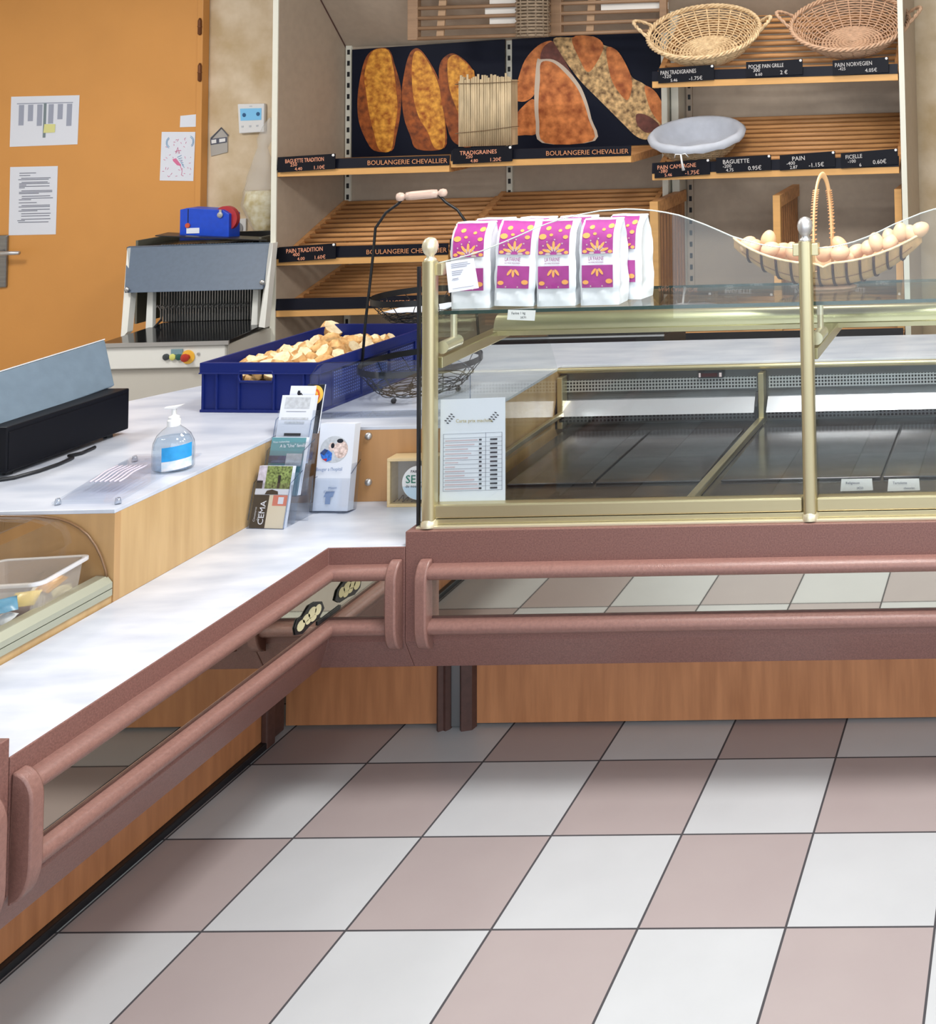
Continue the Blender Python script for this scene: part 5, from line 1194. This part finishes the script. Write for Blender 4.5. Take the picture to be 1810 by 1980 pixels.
# controls
for px, col, nm in ((322, (60, 66, 70), 'black'), (335, (214, 214, 120), 'yellow'), (347, (40, 90, 84), 'green')):
    MB().lathe([(.012, 0), (.012, .006), (.008, .008)], q(px, 690, 1.404), 16, ax=(0, -1, 0)).build('push_button', mat('button_' + nm, col, .35), sm, auto=True)
MB().box(q(332, 680, 1.404).x, q(354, 680, 1.404).x, 1.400, 1.404, q(340, 685, 1.404).z, q(340, 675, 1.404).z).build('indicator_plate', mat('teal_indicator', (120, 150, 160), .3), sm)
es = q(364, 690, 1.404)
e = MB().lathe([(.026, 0), (.026, .003)], es, 24, ax=(0, -1, 0)).build('stop_plate', mat('stop_yellow', (244, 190, 70), .4), sm)
MB().lathe([(.010, 0), (.010, .014), (.015, .016), (.015, .022), (.006, .026)], es, 20, ax=(0, -1, 0)).build('stop_button', mat('stop_red', (176, 50, 36), .35), e, auto=True)
MB().lathe([(.006, 0), (.005, .003)], q(384, 684, 1.404), 12, ax=(0, -1, 0)).build('screw', silver, sm)

# flat black tray on slicer
o = MB().slab([q(300, 455, 1.72), q(325, 449, 1.90), q(512, 458, 1.90), q(517, 464, 1.72)], (0, 0, -.004)).build('flat_tray', black)
tag(o, 'thin flat black tray lying across the top of the slicer', 'tray')
# tape dispenser
yT = 1.80
T0, T1 = q(347, 468, yT), q(443, 400, yT)
zt2 = hA.z + .022
td = thing('bag_sealer', 'bright blue metal bag sealer with red tape roll on the slicer', 'bag sealer', (T0.x, yT, zt2))
bl_ = mat('bright_blue_enamel', (22, 72, 196), .38, var=.08, scale=40)
w2 = T1.x - T0.x; h2 = T1.z - zt2
MB().slab([(0, 0, -.01), (w2, 0, -.01), (w2, 0, h2 - .03), (w2 - .028, 0, h2 - .012), (.03, 0, h2), (0, 0, h2 - .006)], (0, .07, 0)).build('housing', bl_, td, local=True, bevel=.002)
MB().box(.034, .037, -.001, .0005, .02, h2 - .004).build('slot', black, td, local=True)
MB().box(.031, .041, -.003, 0, h2 * .35, h2 * .45).lathe([(.010, 0), (.010, .004)], (.036, -.001, h2 * .42), 14, ax=(0, -1, 0)).build('red_knob', mat('orange_red', (206, 84, 50), .4), td, local=True)
MB().box(.030, .085, -.0015, 0, h2 * .15, h2 * .33).build('sticker', paper, td, local=True)
MB().lathe([(.012, 0), (.012, .004), (.005, .006)], (w2 - .036, -.001, h2 * .74), 16, ax=(0, -1, 0)).box(w2 - .040, w2 - .03, -.004, -.001, h2 * .7, h2 * .92).build('steel_tensioner', silver, td, local=True)
MB().lathe([(.030, 0), (.052, 0), (.052, .02), (.030, .02)], (w2 - .028, .035, h2 * .60), 32, ax=(0, -1, 0)).build('tape_roll', mat('red_tape', (176, 50, 56), .35), td, local=True)

# ================================================================== wall things
YQ = YW - .001
def flat(pix, Y): return [at(x, y, Y=Y) for x, y in pix]
# socket
P = flat([(443, 460), (477, 458), (478, 422), (445, 424)], YQ)
so = thing('power_socket', 'white wall socket behind the slicer beside the hanging bag', 'socket', P[0]); MB().slab(P, (0, -.008, 0)).build('plate', white, so, bevel=.001)
cc_ = uvp(P, .5, .5, -.009); MB().lathe([(.028, 0), (.028, .003), (.022, .003), (.020, .0005)], cc_, 24, ax=(0, -1, 0)).build('socket_well', mat('well_grey', (150, 150, 152), .5), so)
MB().lathe([(.004, 0), (.004, .005)], cc_ + Vector((-.010, 0, 0)), 8, ax=(0, -1, 0)).lathe([(.004, 0), (.004, .005)], cc_ + Vector((.010, 0, 0)), 8, ax=(0, -1, 0)).build('pin_holes', black, so)
# thermostat
P = flat([(467, 258), (515, 255), (516, 200), (464, 201)], YQ)
th = thing('thermostat', 'white wall thermostat with pale blue display beside the shelving', 'thermostat', P[0]); MB().slab(P, (0, -.018, 0)).build('case', white, th, bevel=.004)
def onP(P, rs, Y): return [uvp(P, u, v, Y) for u, v in rs]
MB().slab(onP(P, R_(.10, .43, .90, .84), -.0185), (0, -.001, 0)).build('display', mat('lcd_blue', (120, 186, 226), .3, emit=((120, 190, 235), .25)), th)
MB().slab(onP(P, circ(.25, .62, .07, .07, 12), -.0196), (0, -.001, 0)).slab(onP(P, circ(.78, .64, .07, .07, 12), -.0196), (0, -.001, 0)).build('display_marks', mat('lcd_dark', (40, 92, 140), .4), th)
MB().slab(onP(P, R_(.12, .20, .2, .26), -.0185), (0, -.001, 0)).slab(onP(P, R_(.42, .20, .5, .26), -.0185), (0, -.001, 0)).slab(onP(P, R_(.7, .20, .78, .26), -.0185), (0, -.001, 0)).slab(onP(P, R_(.45, .9, .55, .93), -.0185), (0, -.001, 0)).build('keys', mat('key_grey', (196, 200, 206), .5), th)
# small house-shaped holder
P = flat([(409, 302), (441, 294), (441, 262), (407, 266)], YQ)
kh = thing('key_holder', 'small grey pointed wall plaque beside the orange door frame', 'plaque', P[0])
MB().slab([P[0], P[1], P[2], at(428, 248, Y=YQ), P[3]], (0, -.004, 0)).build('plaque', mat('plaque_grey', (176, 172, 166), .6), kh)
MB().slab(onP(P, R_(.03, .60, .97, .92), -.0045), (0, -.001, 0)).build('dark_band', mat('plaque_dark', (84, 88, 104), .6), kh)
MB().slab(onP(P, R_(.1, .66, .38, .86), -.006), (0, -.001, 0)).slab(onP(P, R_(.55, .66, .9, .86), -.006), (0, -.001, 0)).build('white_marks', white, kh)
MB().tube([at(408, 268, Y=YQ - .006), at(428, 247, Y=YQ - .006), at(441, 262, Y=YQ - .006)], .003, 5).build('edge_band', mat('plaque_edge', (92, 94, 104), .6), kh)
# plastic bag
bgt = at(521, 232, Y=2.10); 
bag = thing('plastic_bag', 'translucent plastic bag with yellow contents hanging beside the shelving', 'bag', (bgt.x, 2.13, at(500, 460, Y=2.1).z))
outl = [(521, 228, 2, 4), (516, 245, 10, 14), (511, 268, 14, 18), (507, 285, 9, 16), (505, 310, 18, 20), (502, 340, 24, 24), (499, 370, 30, 30), (499, 395, 33, 34), (503, 420, 26, 32), (507, 440, 20, 26), (508, 456, 12, 16), (508, 461, 3, 4)]
rows = []
for x, y, hw, dd in outl:
    c = at(x, y, Y=2.12); k = 1 / F_PX * 5.2
    rows.append([(c.x + hw * k * math.cos(a) * (1 + .10 * math.sin(5 * a + y * .1)), 2.125 + dd * k * .55 * math.sin(a), c.z + .004 * math.sin(3 * a + y)) for a in [2 * PI * j / 22 for j in range(22)]])
b = MB(); b.grid(rows, closed_v=True)
bgm = mat('plastic_film', (232, 232, 230), .25, alpha=.26, bump=.8, bscale=18); b.build('film', bgm, bag, smooth=True)
rows2 = [[(lerp(r[0][0], r[11][0], .5) + (p_[0] - lerp(r[0][0], r[11][0], .5)) * .86, 2.125 + (p_[1] - 2.125) * .8, p_[2]) for p_ in r] for r in rows[6:]]
b = MB(); vs = b.grid(rows2, closed_v=True); b._f(vs[0][::-1]); b._f(vs[-1])
b.build('yellow_contents', mat('yellow_contents', (228, 200, 100), .6, var=.2, scale=30, rgb2=(236, 230, 200), bump=.8, bscale=40), bag, smooth=True)

# papers on the door
YD = YW - .0355
tt = flat([(19, 284), (150, 279), (154, 184), (22, 187)], YD)
o = sheet('timetable', 'landscape white timetable sheet on the orange door', 'paper', tt, off=(0, -.0008, 0), group='papers on the orange door')
rects(tt, [(.09, .845, .91, .865)] + [(.12 + .135 * k + (.03 if k > 2 else 0), v, .12 + .135 * k + .075 + (.03 if k > 2 else 0), .83) for k, v in enumerate((.42, .5, .4, .44, .52, .38))], 'printed_columns', mat('table_grey', (160, 166, 184), .7), o, -.0012)
rects(tt, [(.485, .16, .525, .85)], 'centre_bar', mat('bar_grey', (124, 138, 144), .7), o, -.0016)
sn = flat([(84, 257), (106, 256), (107, 240), (86, 240)], YD - .002)
oo = MB().slab(sn, (0, -.0008, 0)).build('sticky_note', mat('yellow_note', (222, 220, 150), .7)); tag(oo, 'small yellow sticky note stuck on the timetable sheet', 'sticky note')
lt = flat([(17, 455), (108, 453), (112, 321), (20, 323)], YD)
o = sheet('typed_letter', 'typed white letter hanging under the timetable on the orange door', 'paper', lt, off=(0, -.0008, 0), group='papers on the orange door')
ls = [(.2, .90, .55), (.2, .865, .43), (.24, .825, .86), (.18, .805, .82), (.25, .765, .80), (.2, .745, .84), (.2, .725, .35), (.2, .705, .84), (.2, .685, .32), (.25, .64, .9), (.2, .62, .9), (.2, .60, .62), (.26, .56, .86), (.26, .53, .92), (.2, .51, .46), (.2, .465, .58), (.26, .425, .86), (.2, .405, .86), (.26, .365, .86), (.2, .345, .6), (.26, .305, .88), (.26, .27, .86), (.26, .225, .88), (.18, .205, .34), (.2, .18, .84)]
rects(lt, [(a, v, c, v + .011) for a, v, c in ls], 'typed_lines', ink, o, -.0012)
dw = flat([(309, 349), (374, 350), (378, 255), (313, 255)], YD)
o = sheet('drawing', 'small child drawing in pink and blue on the orange door', 'drawing', dw, off=(0, -.0008, 0), group='papers on the orange door')
b = MB()
for cx_, cy_, a0 in ((.28, .78, 2.0), (.84, .80, -1.0)):
    for r_ in (.10, .13): b.tube([uvp(dw, cx_ + r_ * math.cos(a0 + t * .3) * (1), cy_ + r_ * .9 * math.sin(a0 + t * .3), -.0016) for t in range(9)], .0012, 4)
for k in range(6): b.tube([uvp(dw, .5 + .03 * k, .48 - .03 * k, -.0016), uvp(dw, .62 + .02 * k, .52 - .05 * k, -.0016)], .0012, 4)
b.build('blue_strokes', mat('pencil_blue', (110, 160, 196), .8), o)
b = MB()
for k in range(34):
    u, v = random.uniform(.1, .9), random.uniform(.08, .9); b.tube([uvp(dw, u, v, -.0016), uvp(dw, u + random.uniform(-.06, .06), v + random.uniform(-.05, .05), -.0016)], .001, 4)
b.slab(onP(dw, [(.36, .44), (.46, .46), (.60, .34), (.62, .30), (.50, .32), (.38, .40)], -.0012), (0, -.0006, 0))
b.tube(onP(dw, [(.45, .56), (.5, .68), (.56, .56), (.42, .6), (.6, .62)], -.0016), .0016, 4)
b.tube(onP(dw, [(.6, .3), (.66, .2), (.64, .12), (.7, .1)], -.0016), .0012, 4)
b.build('pink_strokes', mat('pencil_pink', (220, 120, 160), .8), o)
nt_ = flat([(348, 246), (379, 245), (380, 221), (349, 224)], YD)
o = sheet('paper_note', 'small blank white note above the child drawing', 'paper', nt_, off=(0, -.0008, 0), group='papers on the orange door')

# ================================================================== dark cabinet behind the counter
o = thing('steel_cabinet', 'black steel cabinet with silver rim behind the back counter', 'cabinet', (.3, 1.4, 0))
MB().box(-.02, .68, 1.25, 1.52, 0, .800).build('cabinet_box', black, o, bevel=.004)
MB().box(-.022, .682, 1.244, 1.25, .800, .806).build('silver_rim', silver, o)
MB().box(-.02, .68, 1.25, 1.52, .8, .815).build('cabinet_lid', blackm, o, bevel=.003)

# badge shapes stuck on the left mirror
bd = mat('badge_cream', (206, 198, 160), .5)
for (px, py, lb) in ((600, 1200, 'small dark and cream scroll emblem near the mirror corner'),):
    p = at(px, py, X=XL + .005)
    d = thing('mirror_emblem', lb, 'emblem', p)
    def e_pt(u, v, off): return (XL + .0035 + off, p.y + u * .10, 0.465 + v * .04)
    pts = [(-.55, -.55), (-.3, -.75), (0, -.6), (.35, -.55), (.55, -.2), (.45, .3), (.2, .55), (-.05, .6), (-.3, .25), (-.5, .3), (-.6, -.1)]
    MB().slab([e_pt(u, v, 0) for u, v in pts], (.0025, 0, 0)).build('emblem_backing', black, d)
    b = MB()
    for u0, v0, ru, rv in ((-.38, -.2, .15, .30), (-.18, .0, .14, .22), (.05, .1, .16, .28), (.28, .0, .13, .30), (.1, -.3, .12, .16), (-.1, -.28, .1, .14)):
        b.slab([e_pt(u0 + ru * math.cos(t), v0 + rv * math.sin(t), .0026) for t in [2 * PI * k / 12 for k in range(12)]], (.001, 0, 0))
    b.build('emblem_scroll', bd, d)
    MB().slab([e_pt(.30, -.95, 0), e_pt(.95, -.95, 0), e_pt(.95, -.72, 0), e_pt(.30, -.72, 0)], (.002, 0, 0)).build('emblem_bar', black, d)
